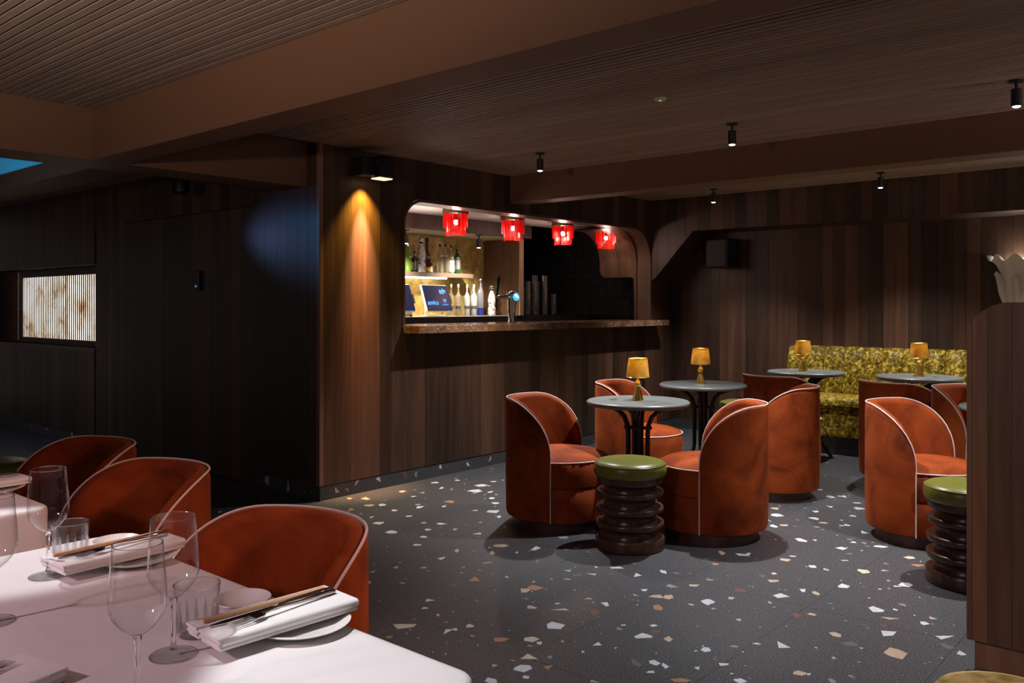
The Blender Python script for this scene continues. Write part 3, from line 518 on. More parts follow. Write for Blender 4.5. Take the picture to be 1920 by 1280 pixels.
for i, (x, y) in enumerate(((5.965, 5.97), (6.005, 5.89), (6.075, 5.88))):
    t = thing('tumbler', 'upright clear glass beside the till screen, %s' % ['nearest it', 'the rear one', 'the one nearest the vodka'][i], 'glass', (x, y, BZ), 0, 'glasses beside the till'); MB().shell([(.0, .004), (.030, .004), (.031, .02), (.036, .19)], 18).build('bowl', M['glass'], t, smooth=True); MB().lathe([(.0301, 0), (.0305, .012), (0, .012)], 18).build('base', M['glass'], t, smooth=True)
# stacked glasses in the dark end of the bar
g0 = None; k_ = 0
for i, (x, y, nst) in enumerate(((7.00, 5.95, 4), (7.08, 5.88, 5), (7.15, 5.96, 4), (7.22, 5.90, 6), (7.31, 5.95, 5), (7.38, 5.89, 6), (7.46, 5.95, 6), (7.55, 5.90, 3))):
    for k in range(nst):
        slab2 = 'clear glass, %s of the %s stack in the dark bar end' % (['lowest', 'second from bottom', 'third from bottom', 'fourth from bottom', 'fifth from bottom', 'sixth from bottom'][k], ['leftmost', 'second', 'third', 'fourth', 'fifth', 'sixth', 'seventh', 'rightmost'][i])
        if g0 is None:
            g0 = thing('stacking_glass', slab2, 'glass', (x, y, 1.2), 0, 'stacked glasses in the dark bar end')
            MB().shell([(.0, .004), (.027, .004), (.029, .03), (.036, .10), (.0345, .10), (.028, .03)], 12).build('bowl', thin_glass('glint_glass', (.96, .96, .97), .20, .9, .045, (.6, .6, .62)), g0, smooth=True)
            MB().lathe([(.026, 0), (.0265, .009), (0, .009)], 12).build('base', M['glass'], g0, smooth=True)
        else: dup(g0, (x, y, 1.2+.066*k), 0, slab2)
# till screens
def till(label, loc, rz, text=True):
    t = thing('till_screen', label, 'screen', loc, rz, 'till screens on the rear counter')
    tl = math.radians(20); U = Vector((0, math.sin(tl), math.cos(tl))); Nn = Vector((0, -math.cos(tl), math.sin(tl))); X = Vector((1, 0, 0)); O = Vector((0, -.06, .055))
    def slab(x0, x1, u0, u1, n0, n1):
        mb = MB(); vs = [O + X*x + U*u + Nn*n_ for n_ in (n0, n1) for (x, u) in ((x0, u0), (x1, u0), (x1, u1), (x0, u1))]
        return mb.add(vs, [(3, 2, 1, 0), (4, 5, 6, 7), (0, 1, 5, 4), (1, 2, 6, 5), (2, 3, 7, 6), (3, 0, 4, 7)])
    slab(-.165, .165, -.008, .258, -.022, .0).build('housing', M['whiteplastic'], t, bevel=.004)
    s = slab(-.157, .165, .0, .252, .0005, .003).build('display', M['screen'], t)
    slab(.166, .186, .07, .16, -.016, .006).build('card_reader', M['black'], t, bevel=.003)
    slab(-.15, -.115, .014, .024, .0031, .0036).build('maker_plate', M['chrome'], s)
    for x in (-.155, .09):
        mb = MB(); a = O + X*x + U*.05 + Nn*-.022; b = Vector((x, .015 if x > 0 else -.03, .0)); mb.tube([a, (a+b)/2, b], .009, 6).build('stand_leg', M['whiteplastic'], t)
    MB().box((-.15, -.06, 0), (.10, .06, .012)).build('foot', M['whiteplastic'], t, bevel=.004)
    MB().lathe([(.0, -.004), (.006, -.003), (.006, .003), (0, .004)], 10, tuple(O + X*.12 + U*-.004 + Nn*.004)).build('indicator', M['smallblue'], t)
    if text:
        rot = Matrix((( X.x, U.x, Nn.x), (X.y, U.y, Nn.y), (X.z, U.z, Nn.z))).to_euler()
        for txt, x, u, sz in (('adn', .045, .178, .062), ('amics', -.135, .058, .062)):
            c = bpy.data.curves.new('lettering', 'FONT'); c.body = txt; c.size = sz; c.extrude = .0004; c.offset = .0008; c.materials.append(M['letters'])
            o = bpy.data.objects.new('lettering', c); COL.objects.link(o); me = bpy.data.meshes.new_from_object(o.evaluated_get(bpy.context.evaluated_depsgraph_get())); bpy.data.objects.remove(o); o = bpy.data.objects.new('lettering', me); COL.objects.link(o); o.parent = s; o.location = O + X*x + U*u + Nn*.0036; o.rotation_euler = rot
        mb = MB()
        for x0, x1, u0, u1 in ((.05, .105, .166, .171), (.075, .092, .094, .112), (.098, .112, .096, .112), (.08, .108, .082, .088), (.06, .13, .060, .063), (.045, .13, .052, .055)):
            vs = [O + X*x + U*u + Nn*.0037 for (x, u) in ((x0, u0), (x1, u0), (x1, u1), (x0, u1))]; mb.add(vs, [(0, 1, 2, 3)])
        mb.build('small_print', M['letters'], s)
    return t
till('till screen with blue lettering on the rear counter', (5.65, 5.83, 1.2005), 0)
till('till screen cut off by the left edge of the serving hatch', (5.19, 5.85, 1.2005), 0, False)
# beer tap
tp = thing('beer_tap', 'chrome beer tap with blue lit badge on the bar counter', 'tap', (5.626, 4.86, 1.155))
MB().lathe([(.034, 0), (.034, .01), (.030, .02), (.033, .09), (.041, .18), (.044, .24), (.040, .262), (.025, .272), (0, .275)], 24).build('column', M['chrome'], tp, smooth=True)
MB().tube([(-.03, 0, .225), (-.11, 0, .222), (-.17, 0, .215), (-.20, 0, .212)], [.020, .017, .020, .016], 12).build('spout_arm', M['chrome'], tp, smooth=True)
MB().tube([(-.19, 0, .21), (-.195, 0, .16), (-.20, 0, .10)], [.012, .008, .006], 8).build('nozzle', M['black'], tp, smooth=True)
h = MB().tube([(-.19, 0, .22), (-.185, 0, .28), (-.175, 0, .36), (-.165, 0, .40)], [.008, .013, .018, .012], 10).build('tap_handle', flat('dark_green_enamel', (.008, .03, .018), .25), tp, smooth=True)
c_ = Vector((.012, -.043, .225)); n_ = Vector((.05, -1, .35)).normalized()
q = n_.to_track_quat('Z', 'Y'); mb = MB(); ring = [c_ + q @ Vector((.036*math.cos(a), .036*math.sin(a), 0)) for a in [2*PI*k/20 for k in range(20)]]
mb.add([r + n_*-.01 for r in ring] + [r + n_*.006 for r in ring], [tuple(range(20, 40))] + [(i, (i+1) % 20, 20+(i+1) % 20, 20+i) for i in range(20)])
bd = mb.build('badge', M['bluelamp'], tp)
mb = MB()
for (x0, x1, y0, y1) in ((-.020, .0, -.006, .016), (-.004, .018, -.014, .004), (-.012, .006, .004, .022)):
    mb.add([c_ + n_*.0068 + q @ Vector(v) for v in ((x0, y0, 0), (x1, y0, 0), (x1, y1, 0), (x0, y1, 0))], [(0, 1, 2, 3)])
mb.build('badge_emblem', M['badge'], bd)
# red fringe pendants
pend0 = None
plab = ['red fringed ceiling lamp at the left end of the hatch', 'red fringed ceiling lamp, second from the left in the hatch', 'red fringed ceiling lamp, second from the right in the hatch', 'red fringed ceiling lamp at the right end of the hatch']
for i, (x, y) in enumerate(((5.17, 5.09), (5.91, 5.09), (6.66, 5.09), (7.40, 5.09))):
    if pend0 is None:
        p = pend0 = thing('fringe_lamp', plab[0], 'lamp', (x, y, 2.12), 0, 'red fringe lamps over the bar')
        MB().lathe([(.108, -.046), (.111, -.044), (.111, -.002), (.107, 0), (0, 0)], 32).build('ceiling_rim', M['bronze'], p, smooth=True)
        rf = random.Random(5)
        for nm, r, z0, z1, nn in (('fringe_upper', .100, -.030, -.160, 54), ('fringe_lower', .082, -.030, -.225, 44)):
            mb = MB()
            for k in range(nn):
                a = 2*PI*k/nn + rf.uniform(-.02, .02); rr = r+rf.uniform(-.004, .004); L = z1+rf.uniform(-.006, .008)
                mb.tube([(rr*math.cos(a), rr*math.sin(a), z0), (rr*math.cos(a), rr*math.sin(a), L)], .0026, 5)
            mb.build(nm, M['fringe'], p, kind='stuff')
        MB().lathe([(0, -.137), (.014, -.132), (.020, -.117), (.014, -.098), (0, -.092)], 14).build('bulb', M['bulb'], p, smooth=True)
        MB().lathe([(.012, -.096), (.012, -.036), (0, -.036)], 10).build('bulb_holder', M['black'], p)
    else: dup(pend0, (x, y, 2.12), .3*i, plab[i])
    light('POINT', (x, y, 1.955), 5, (1.0, .74, .64), shadow_soft_size=.02)
# ceiling spotlights
sp0 = None
slab_ = ['black ceiling spotlight nearest the serving hatch', 'black ceiling spotlight above the near cocktail tables', 'black ceiling spotlight at the upper right edge, largest in view', 'black ceiling spotlight beyond the far beam, near the hatch', 'black ceiling spotlight beyond the far beam, over the gold bench', 'black spotlight inside the bar at the left end of the shelf', 'black spotlight inside the bar to the right of the shelf']
for i, (x, y, z) in enumerate([(4.72, 3.81, CEIL), (4.70, 2.33, CEIL), (4.69, .85, CEIL), (7.21, 3.76, CEIL), (7.20, 2.27, CEIL), (5.245, 5.80, 1.99), (6.11, 5.70, 1.99)]):
    if sp0 is None:
        p = sp0 = thing('spotlight', slab_[0], 'spotlight', (x, y, z), 0, 'black ceiling spotlights')
        MB().lathe([(.034, -.008), (.034, 0), (0, 0)], 20).build('ceiling_rose', M['black'], p)
        MB().lathe([(.008, -.045), (.008, -.006)], 10).build('stem', M['black'], p)
        MB().lathe([(.019, -.124), (.024, -.124), (.024, -.042), (.010, -.040), (0, -.040)], 20).build('barrel', M['black'], p, smooth=True)
        MB().lathe([(0, -.131), (.012, -.1295), (.0185, -.125), (.0188, -.118), (0, -.118)], 16).build('lens', M['lens'], p)
    else:
        d = dup(sp0, (x, y, z), 0, slab_[i])
        if i > 4: d.scale = (1.0, 1.0, 1.0)
# small detector disc
sd = thing('smoke_detector', 'small round white detector on the slatted ceiling', 'detector', (3.878, 2.327, CEIL))
MB().lathe([(.028, -.012), (.032, -.006), (.033, 0), (0, 0)], 24).build('housing', flat('ivory_plastic', (.55, .52, .40), .4), sd, smooth=True); MB().lathe([(0, -.016), (.007, -.013), (.008, -.010), (0, -.010)], 10).build('indicator', emit('green_led', (.35, .6, .05), 1.2), sd)
# wall fittings
fx = thing('wall_stage_light', 'black stage light on the bar wall above the amber glow', 'light', (3.81, YB-.135, 2.25)); fx.scale = (.72, .80, .72)
MB().box((-.13, -.02, -.09), (.03, .155, .09)).build('bracket', M['black'], fx, bevel=.01)
MB().prism([(-.085, -.10), (.075, -.10), (.085, -.06), (.085, .10), (-.07, .11), (-.085, .07)], 0, .02, .20).build('lamp_head', flat('glossy_black', (.008, .008, .009), .22), fx, bevel=.012)
MB().box((.03, -.06, -.108), (.19, .05, -.1005)).build('lens', M['amberlens'], fx)
MB().tube([(-.02, -.075, .02), (-.01, -.10, .05), (.015, -.09, .06)], .008, 6).build('yoke', M['black'], fx)
MB().box((-.05, .14, -.06), (.05, .167, .06)).build('wall_plate', M['black'], fx)
s2 = thing('wall_speaker', 'black angled loudspeaker high on the back wall below the bulkhead', 'speaker', (7.93, 4.03, 1.84))
MB().prism([(-.13, -.11), (.10, -.14), (.12, .10), (-.11, .14)], 2, -.16, .13).build('cabinet', M['black'], s2, bevel=.015); MB().box((.06, -.05, -.04), (.142, .05, .04)).build('bracket', M['black'], s2)
mb = MB(); mb.box((-.134, -.09, -.13), (-.120, .10, .10)).build('grille', flat('speaker_grille', (.009, .009, .010), .5), s2)
mh = thing('stage_light', 'dark stage light hanging behind the cross beam', 'light', (3.12, 5.86, CEIL))
MB().lathe([(.05, -.02), (.05, 0), (0, 0)], 16).build('base', M['black'], mh); MB().tube([(-.07, 0, -.16), (-.07, 0, -.03), (.07, 0, -.03), (.07, 0, -.16)], .01, 6).build('yoke', M['black'], mh); MB().lathe([(.045, -.27), (.06, -.26), (.06, -.14), (.03, -.11), (0, -.105)], 18).build('lamp_head', M['black'], mh, smooth=True)
th = thing('access_panel', 'slim dark access panel with blue light on the left wall', 'panel', (XL-.002, 6.21, 1.495))
MB().box((-.02, -.03, -.075), (.0, .035, .075)).build('housing', M['black'], th, bevel=.005); MB().box((-.0225, -.022, -.07), (-.0202, .012, .07)).build('face', flat('grey_face', (.05, .05, .06), .3), th); MB().box((-.024, .012, -.05), (-.0205, .03, -.035)).build('indicator', emit('cyan_led', (.03, .3, .8), 1.0), th)
# plaster leaf sconce
sc = thing('wall_sconce', 'white plaster leaf uplighter on the back wall at the right edge', 'sconce', (XBACK, 1.44, 1.30))
def lobes(a, z): return 1
mb = MB(); n = 40; prof = [(.085, 0), (.092, .06), (.098, .14), (.104, .22), (.112, .28), (.135, .34), (.165, .385), (.185, .395)]
vs = []
for r, z in prof:
    for i in range(n+1):
        a = PI/2 + PI*i/n; wv = 1 + .05*math.sin(i*PI/n*7)*(z/.4)
        vs.append((r*1.05*wv*math.cos(a), r*1.25*wv*math.sin(a), z + (.028*math.sin(i*PI/n*9)*max(0, (z-.28)/.11) if z > .28 else 0)))
for r, z in prof[::-1]:
    for i in range(n+1):
        a = PI/2 + PI*i/n; vs.append(((r-.012)*1.05*math.cos(a), (r-.012)*1.25*math.sin(a), z + (.028*math.sin(i*PI/n*9)*max(0, (z-.28)/.11) if z > .28 else 0)))
R_ = 2*len(prof); mb.add(vs, [(j*(n+1)+i, j*(n+1)+i+1, (j+1)*(n+1)+i+1, (j+1)*(n+1)+i) for j in range(R_-1) for i in range(n)])
mb.build('leaf_bowl', M['plasterleaf'], sc, smooth=True)
for s_ in (-1, 1):
    MB().tube([(-.02, s_*.10, .02), (-.05, s_*.115, .10), (-.06, s_*.125, .18), (-.05, s_*.14, .235), (-.045, s_*.165, .27), (-.04, s_*.168, .25)], [.02, .028, .03, .026, .02, .012], 10).build('leaf', M['plasterleaf'], sc, smooth=True)
MB().tube([(-.09, 0, .01), (-.10, .0, .10), (-.115, 0, .20), (-.13, 0, .25)], [.02, .034, .03, .01], 10).build('leaf', M['plasterleaf'], sc, smooth=True)
MB().box((-.085, -.06, .34), (-.02, .06, .385)).build('bulb', M['sconceglow'], sc)
light('SPOT', (XBACK-.07, 1.44, 1.66), 18, (1.0, .86, .74), (XBACK-.03, 1.44, 2.6), spot_size=math.radians(110), spot_blend=.5, shadow_soft_size=.04)

# ------------------------------------------------------------------ SEATING
CR, TH_M, HT, HS = .298, math.radians(104), .752, .44
def rim_h(t):
    q = (abs(t)-math.radians(42))/(TH_M-math.radians(42)); q = min(1, max(0, q)); return HS + (HT-HS)*math.sqrt(max(0, 1-q*q))
def make_tub(label, group):
    t = thing('tub_chair', label, 'chair', (0, 0, 0), 0, group)
    ths = sorted(set([math.radians(-104+208*k/44) for k in range(45)] + [s_*(TH_M-math.radians(d)) for s_ in (-1, 1) for d in (.3, 1, 2, 3.2)]))
    vs = []; m_ = 0
    for th in ths:
        h = rim_h(th); end = min(1, (TH_M-abs(th))/math.radians(14)); thk = .030 + .028*math.sin(end*PI/2)
        ca, sa = -math.cos(th), math.sin(th)
        col = [(CR-.022, .062), (CR-.006, .068), (CR, .088), (CR+.003, .25), (CR+.001, h-.03), (CR-.004, h-.008), (CR-.014, h), (CR-thk*.6, h+.001), (CR-thk+.006, h-.008), (CR-thk, h-.03), (CR-thk, .30)]
        vs += [(r*ca, r*sa, max(z, .06)) for r, z in col]; m_ = len(col)
    N = len(ths); fs = [(i*m_+j, (i+1)*m_+j, (i+1)*m_+j+1, i*m_+j+1) for i in range(N-1) for j in range(m_-1)]
    fs += [tuple(range(m_)), tuple((N-1)*m_+j for j in range(m_-1, -1, -1))]
    MB().add(vs, fs).build('wrap_back', M['rust'], t, smooth=True)
    path = [((CR+.001)*-math.cos(ths[0]), (CR+.001)*math.sin(ths[0]), z) for z in (.065, .15, .25, .35)]
    path += [((CR-.003)*-math.cos(a), (CR-.003)*math.sin(a), rim_h(a)+.001) for a in ths]
    path += [((CR+.001)*-math.cos(ths[-1]), (CR+.001)*math.sin(ths[-1]), z) for z in (.35, .25, .15, .065)]
    MB().tube(path, .0038, 6).build('edge_piping', M['piping'], t, smooth=True)
    cx = .030; r = .287
    MB().lathe([(r-.02, .058), (r-.004, .066), (r, .09), (r+.003, .17), (r-.002, .245), (r-.010, .256), (0, .256)], 44, (cx, 0, 0)).build('seat_drum', M['rust'], t, smooth=True)
    cu = MB().lathe([(r-.012, .256), (r+.0, .264), (r+.005, .33), (r+.001, .405), (r-.012, .418), (r-.06, .436), (r-.14, .450), (r-.22, .455), (0, .456)], 44, (cx, 0, 0)).build('seat_cushion', M['rust'], t, smooth=True)
    MB().tube([(cx+(r+.0005)*math.cos(a), (r+.0005)*math.sin(a), .408) for a in [math.radians(-98+196*k/40) for k in range(41)]], .0036, 6).build('piping', M['piping'], cu, smooth=True)
    MB().lathe([(r-.028, 0), (r-.028, .062), (0, .062)], 44, (cx*.5, 0, 0)).build('plinth', M['plinth'], t, smooth=True)
    return t
GC = 'rust velvet tub chairs'
tubs = [
 ('rust velvet tub chair left of the nearest cocktail table, open to the right', 4.063, 3.159, -72),
 ('rust velvet tub chair behind the nearest cocktail table', 5.202, 3.309, -75),
 ('rust velvet tub chair to the right of the dark ring stool, seen from its side', 4.436, 2.313, 117),
 ('rust velvet tub chair just behind the one right of the ring stool', 5.646, 2.488, 104),
 ('shaded rust tub chair turned to the gold bench, left of the aisle', 6.60, 2.85, -8),
 ('shaded rust tub chair backing onto the aisle before the right bench table', 6.62, 1.93, -22),
 ('rust velvet tub chair behind the green stool next to the divider', 5.138, 1.392, -95),
 ('rust velvet tub chair cut off by the divider, furthest right', 6.36, 1.36, -108),
 ('rust velvet dining chair nearest the lens, at the near white table', 1.13, 1.83, 184),
 ('rust velvet dining chair in the middle of the row by the white tables', 1.26, 2.80, 182),
 ('rust velvet dining chair furthest along the white tables', 1.34, 3.50, 182)]
tub0 = None
for lab, x, y, a in tubs:
    if tub0 is None: tub0 = make_tub(lab, GC); tub0.location = (x, y, 0); tub0.rotation_euler = (0, 0, math.radians(a))
    else: dup(tub0, (x, y, 0), math.radians(a), lab)
# ring stools
st0 = None
for lab, x, y in (('ring-turned stool with green seat in front of the nearest cocktail table', 3.922, 2.542), ('ring-turned stool with green seat half hidden by the divider', 4.44, 1.0), ('green topped stool behind the tub chair left of the aisle', 6.99, 3.37), ('green topped stool at the left edge beyond the dining chairs', 1.64, 5.10)):
    if st0 is None:
        p = st0 = thing('ring_stool', lab, 'stool', (x, y, 0), 0, 'ring stools with green seats')
        MB().lathe([(.170, .0), (.184, .004), (.186, .012), (.186, .060), (.182, .066), (.174, .066), (.152, .060), (.143, .075), (.143, .098), (.152, .108), (.178, .116), (.183, .124), (.183, .142), (.178, .147), (.170, .147), (.150, .140), (.141, .155), (.141, .178), (.150, .188), (.176, .196), (.181, .204), (.181, .222), (.176, .227), (.168, .227), (.148, .220), (.139, .235), (.139, .262), (.148, .274), (.174, .282), (.179, .290), (.179, .306), (.174, .311), (.166, .311), (.146, .305), (.139, .318), (.139, .335), (.150, .346), (.172, .350), (.177, .356), (.177, .386), (0, .386)], 48).build('turned_base', M['turned'], p, smooth=True)
        s = MB().lathe([(.180, .385), (.190, .391), (.196, .406), (.196, .434), (.190, .452), (.178, .463), (.150, .470), (.08, .473), (0, .474)], 48).build('seat', M['olive'], p, smooth=True)
        MB().tube([(.1905*math.cos(2*PI*k/48), .1905*math.sin(2*PI*k/48), .453) for k in range(48)], .0022, 5, True).build('seat_seam', M['olive'], s, smooth=True)
    else: dup(st0, (x, y, 0), 1.1*len(lab), lab)
# cocktail tables
ct0 = None; cts = [('grey stone cocktail table nearest the lens with gold lamp', 4.479, 2.845, .72), ('grey stone cocktail table second from the lens, near the hatch', 5.652, 3.033, .73), ('grey stone cocktail table before the left end of the gold bench', 7.13, 2.86, .745), ('grey stone cocktail table before the right part of the gold bench', 7.14, 1.96, .75), ('grey stone cocktail table whose rim shows beside the divider', 5.606, 1.0, .72)]
for lab, x, y, ht in cts:
    if ct0 is None:
        p = ct0 = thing('cocktail_table', lab, 'table', (x, y, 0), -.384, 'round cocktail tables')
        MB().lathe([(.295, .690), (.308, .694), (.3145, .705), (.313, .714), (.306, .7195), (.29, .7205), (0, .7205)], 64).build('table_top', M['stone'], p, smooth=True)
        MB().lathe([(.19, .680), (.19, .690), (0, .690)], 32).build('top_plate', M['black'], p)
        cl = MB().lathe([(.030, .06), (.030, .575), (.036, .58), (.036, .60), (0, .60)], 16).build('centre_post', M['black'], p, smooth=True)
        for k in range(4):
            a = PI/2*k + PI/4; mb = MB()
            for s_ in (-1, 1):
                dx, dy = math.cos(a), math.sin(a); ox, oy = -dy*.013*s_, dx*.013*s_
                prof = [(.22, .022), (.205, .045), (.17, .095), (.12, .15), (.075, .21), (.062, .28), (.060, .40), (.060, .52), (.066, .57), (.085, .62), (.12, .655), (.17, .676), (.20, .680)]
                mb.tube([(dx*r+ox, dy*r+oy, z) for r, z in prof], .0125, 8)
            ar = mb.build('leg', M['black'], p, smooth=True)
            MB().lathe([(.024, 0), (.024, .012), (.016, .022), (0, .026)], 14, (.22*math.cos(a), .22*math.sin(a), 0)).build('foot_glide', M['black'], ar)
            MB().lathe([(.026, .545), (.026, .562), (0, .563)], 12, (.060*math.cos(a), .060*math.sin(a), 0)).build('collar', M['black'], ar)
    else:
        d = dup(ct0, (x, y, 0), -.384 if x < 5.66 else 0, lab); d.scale = (1, 1, ht/.72)
# gold table lamps
la0 = None
for lab, x, y, z in (('gold table lamp on the nearest cocktail table', 4.479, 2.845, .7205), ('gold table lamp on the second cocktail table', 5.64, 3.045, .7305), ('gold table lamp on the table at the left end of the bench', 7.10, 2.87, .7455), ('gold table lamp on the table at the right part of the bench', 7.14, 1.96, .7505)):
    if la0 is None:
        p = la0 = thing('table_lamp', lab, 'lamp', (x, y, z), 0, 'gold table lamps')
        MB().lathe([(.033, 0), (.0335, .004), (.012, .078), (0, .080)], 48, rfun=lambda a, zz: 1+.07*math.cos(16*a)).build('pleated_base', M['gilt'], p)
        MB().lathe([(.006, .078), (.016, .086), (.0225, .098), (.0225, .104), (.016, .116), (.009, .123), (.007, .13), (.009, .138), (.012, .142), (.012, .150), (0, .152)], 10).build('faceted_ball', M['gilt'], p)
        s = MB().shell([(.071, .142), (.0575, .257), (.0560, .257), (.0695, .142)], 40).build('lamp_shade', M['shade'], p, smooth=True)
        MB().tube([(.0575*math.cos(2*PI*k/40), .0575*math.sin(2*PI*k/40), .257) for k in range(40)], .002, 5, True).build('shade_rim', M['gilt'], s); MB().tube([(.071*math.cos(2*PI*k/40), .071*math.sin(2*PI*k/40), .143) for k in range(40)], .0018, 5, True).build('shade_rim', M['gilt'], s)
        MB().lathe([(0, .160), (.012, .166), (.016, .185), (.010, .205), (0, .21)], 12).build('bulb', M['lampglow'], p, smooth=True)
    else: dup(la0, (x, y, z), .4, lab)
    light('POINT', (x, y, z+.225), .8, (1.0, .76, .36), shadow_soft_size=.012)
# banquette
bq = thing('banquette', 'long gold crushed velvet bench with channelled back along back wall', 'bench', (7.48, 1.2, 0))
MB().box((.03, -2.6, 0), (.58, 2.12, .155)).build('plinth', M['terrazzo'], bq)
MB().box((.0, -2.6, .155), (.40, 2.14, .40)).build('seat_base', M['gold'], bq, bevel=.012)
MB().prism([(-.006, .40), (-.012, .43), (-.004, .475), (.02, .495), (.30, .505), (.40, .50), (.40, .40)], 1, -2.6, 2.14).build('seat_cushion', M['gold'], bq, bevel=.006)
yv = 2.14; k = 0
while yv > -2.4:
    a = yv-.172; mb = MB(); secs = []; n = 8
    for i in range(n+1):
        q = i/n; y = a+.0015+(.169)*q; bulge = .034*math.sin(PI*q)**.6 if 0 < q < 1 else 0
        secs.append([(.40-bulge, y, .46), (.385-bulge, y, .56), (.40-bulge, y, .70), (.42-bulge, y, .82), (.445-bulge*.8, y, .895), (.48, y, .918+bulge*.3), (.53, y, .915), (.575, y, .90), (.585, y, .46)])
    m_ = len(secs[0]); mb.add([p for s in secs for p in s], [(i*m_+j, (i+1)*m_+j, (i+1)*m_+j+1, i*m_+j+1) for i in range(n) for j in range(m_-1)] + [tuple(range(m_-1, -1, -1)), tuple(n*m_+j for j in range(m_))])
    mb.build('back_channel', M['gold'], bq, smooth=True); yv = a
po = thing('pouf', 'gold crushed velvet stool top cut off at the bottom right corner', 'stool', (2.089, .3946, 0))
MB().lathe([(.145, 0), (.145, .05), (0, .05)], 40).build('plinth', M['plinth'], po); MB().lathe([(.155, .05), (.166, .07), (.170, .2), (.170, .37), (.163, .425), (.140, .457), (.10, .469), (0, .472)], 48).build('upholstery', velvet('lit_gold_velvet', (.34, .25, .05), (.66, .52, .20), (.85, .73, .42), 20, .36, .66, .6, .4, (1, .85, .4)), po, smooth=True)  # gold velvet in lightened colours, standing in for light the pouf lacks

# ------------------------------------------------------------------ DINING TABLES
TZ = .750
def cloth(x0, x1, y0, y1, rc_, z, drop, seed):
    rg = random.Random(seed); cx, cy, hx, hy = (x0+x1)/2, (y0+y1)/2, (x1-x0)/2, (y1-y0)/2; pts = []; ppc = 10; nrm = []
    for qx, qy, a0 in ((1, 1, 0), (-1, 1, 90), (-1, -1, 180), (1, -1, 270)):
        for k in range(ppc+1):
            a = math.radians(a0+90*k/ppc); pts.append((cx+qx*(hx-rc_)+rc_*math.cos(a), cy+qy*(hy-rc_)+rc_*math.sin(a))); nrm.append((math.cos(a), math.sin(a)))
    P = []; Nn = []
    for i in range(len(pts)):
        p, q = pts[i], pts[(i+1) % len(pts)]; L = math.dist(p, q); st = max(1, int(L/.03))
        for s in range(st):
            f = s/st; P.append((p[0]+(q[0]-p[0])*f, p[1]+(q[1]-p[1])*f)); Nn.append(nrm[i] if f < .5 else nrm[(i+1) % len(nrm)])
    n = len(P); vs = []; ph = [rg.uniform(0, 6) for _ in range(3)]
    def ring(off, zz, wav=0):
        for i, ((x, y), (a, b)) in enumerate(zip(P, Nn)):
            s = 2*PI*i/n; f = wav*(math.sin(9*s+ph[0])+.6*math.sin(17*s+ph[1])+.35*math.sin(5*s+ph[2])) 
            vs.append((x+a*(off+f), y+b*(off+f), zz))
    for sc_ in (.25, .55, .8, .94):
        for (x, y) in P: vs.append((cx+(x-cx)*sc_, cy+(y-cy)*sc_, z))
    ring(-.012, z); ring(-.004, z-.0015); ring(0, z-.006); ring(.002, z-.02); ring(.003, z-.07, .004); ring(.006, z-.16, .009); ring(.008, z-drop, .014)
    vs.append((cx, cy, z)); k = 11
    fs = [(j*n+i, (j+1)*n+i, (j+1)*n+(i+1) % n, j*n+(i+1) % n) for j in range(k-1) for i in range(n)] + [(len(vs)-1, i, (i+1) % n) for i in range(n)]
    return MB().add(vs, fs)
dtabs = [('white-clothed dining table nearest the lens', .18, .935, .86, 2.085), ('white-clothed dining table behind the nearest one', .18, .955, 2.49, 3.75)]
for i, (lab, x0, x1, y0, y1) in enumerate(dtabs):
    t = thing('dining_table', 'dark dining table under the white cloth ' + ('nearest the lens' if i == 0 else 'behind the nearest one'), 'table', ((x0+x1)/2, (y0+y1)/2, 0), 0, 'dining tables'); hx, hy = (x1-x0)/2-.022, (y1-y0)/2-.022
    MB().box((-hx, -hy, .715), (hx, hy, .7485)).build('table_top', M['plinth'], t, bevel=.012)
    MB().box((-.04, -.04, .03), (.04, .04, .715)).build('pedestal', M['black'], t); MB().box((-.25, -.25, 0), (.25, .25, .03)).build('foot_plate', M['black'], t)
    tag(cloth(x0, x1, y0, y1, .045, TZ, .30, i+1).build('tablecloth', M['linen'], smooth=True), 'white linen cloth hanging over the ' + ('table nearest the lens' if i == 0 else 'second dining table'), 'tablecloth', 'white tablecloths')
# wine glasses
wg0 = None; wgs = [('wine glass behind the middle napkin, leftmost of the two tall near ones', .702, 1.852), ('wine glass beside the nearest napkin, left of its water tumbler', .672, 1.284), ('wine glass closest to the lens, foot below the frame', .563, 1.176), ('wine glass cut off at the left edge of the photo', .536, 1.655)]
for lab, x, y in wgs:
    if wg0 is None:
        p = wg0 = thing('wine_glass', lab, 'glass', (x, y, TZ), 0, 'wine glasses')
        MB().lathe([(.0, 0), (.034, 0), (.0355, .0012), (.034, .0024), (.018, .0045), (.006, .009)], 40).build('foot', M['footglass'], p, smooth=True)
        MB().lathe([(.0, .0070), (.0058, .0095), (.0038, .018), (.0034, .05), (.0038, .078), (.0060, .088), (.0045, .0905), (0, .091)], 20).build('stem', M['stemglass'], p, smooth=True)
        MB().tube([(.0355*math.cos(2*PI*k/40), .0355*math.sin(2*PI*k/40), .0014) for k in range(40)], .0011, 5, True).build('foot_edge', M['rimglass'], p, smooth=True)
        MB().shell([(.003, .0905), (.012, .094), (.024, .104), (.034, .117), (.0385, .130), (.0388, .140), (.0375, .165), (.0355, .190), (.0335, .2175), (.0330, .2185), (.0325, .2175)], 48).build('bowl', M['glass'], p, smooth=True)
        MB().tube([(.0331*math.cos(2*PI*k/48), .0331*math.sin(2*PI*k/48), .2183) for k in range(48)], .0008, 6, True).build('rim', M['rimglass'], p, smooth=True)
    else: dup(wg0, (x, y, TZ), 0, lab)
tm0 = None
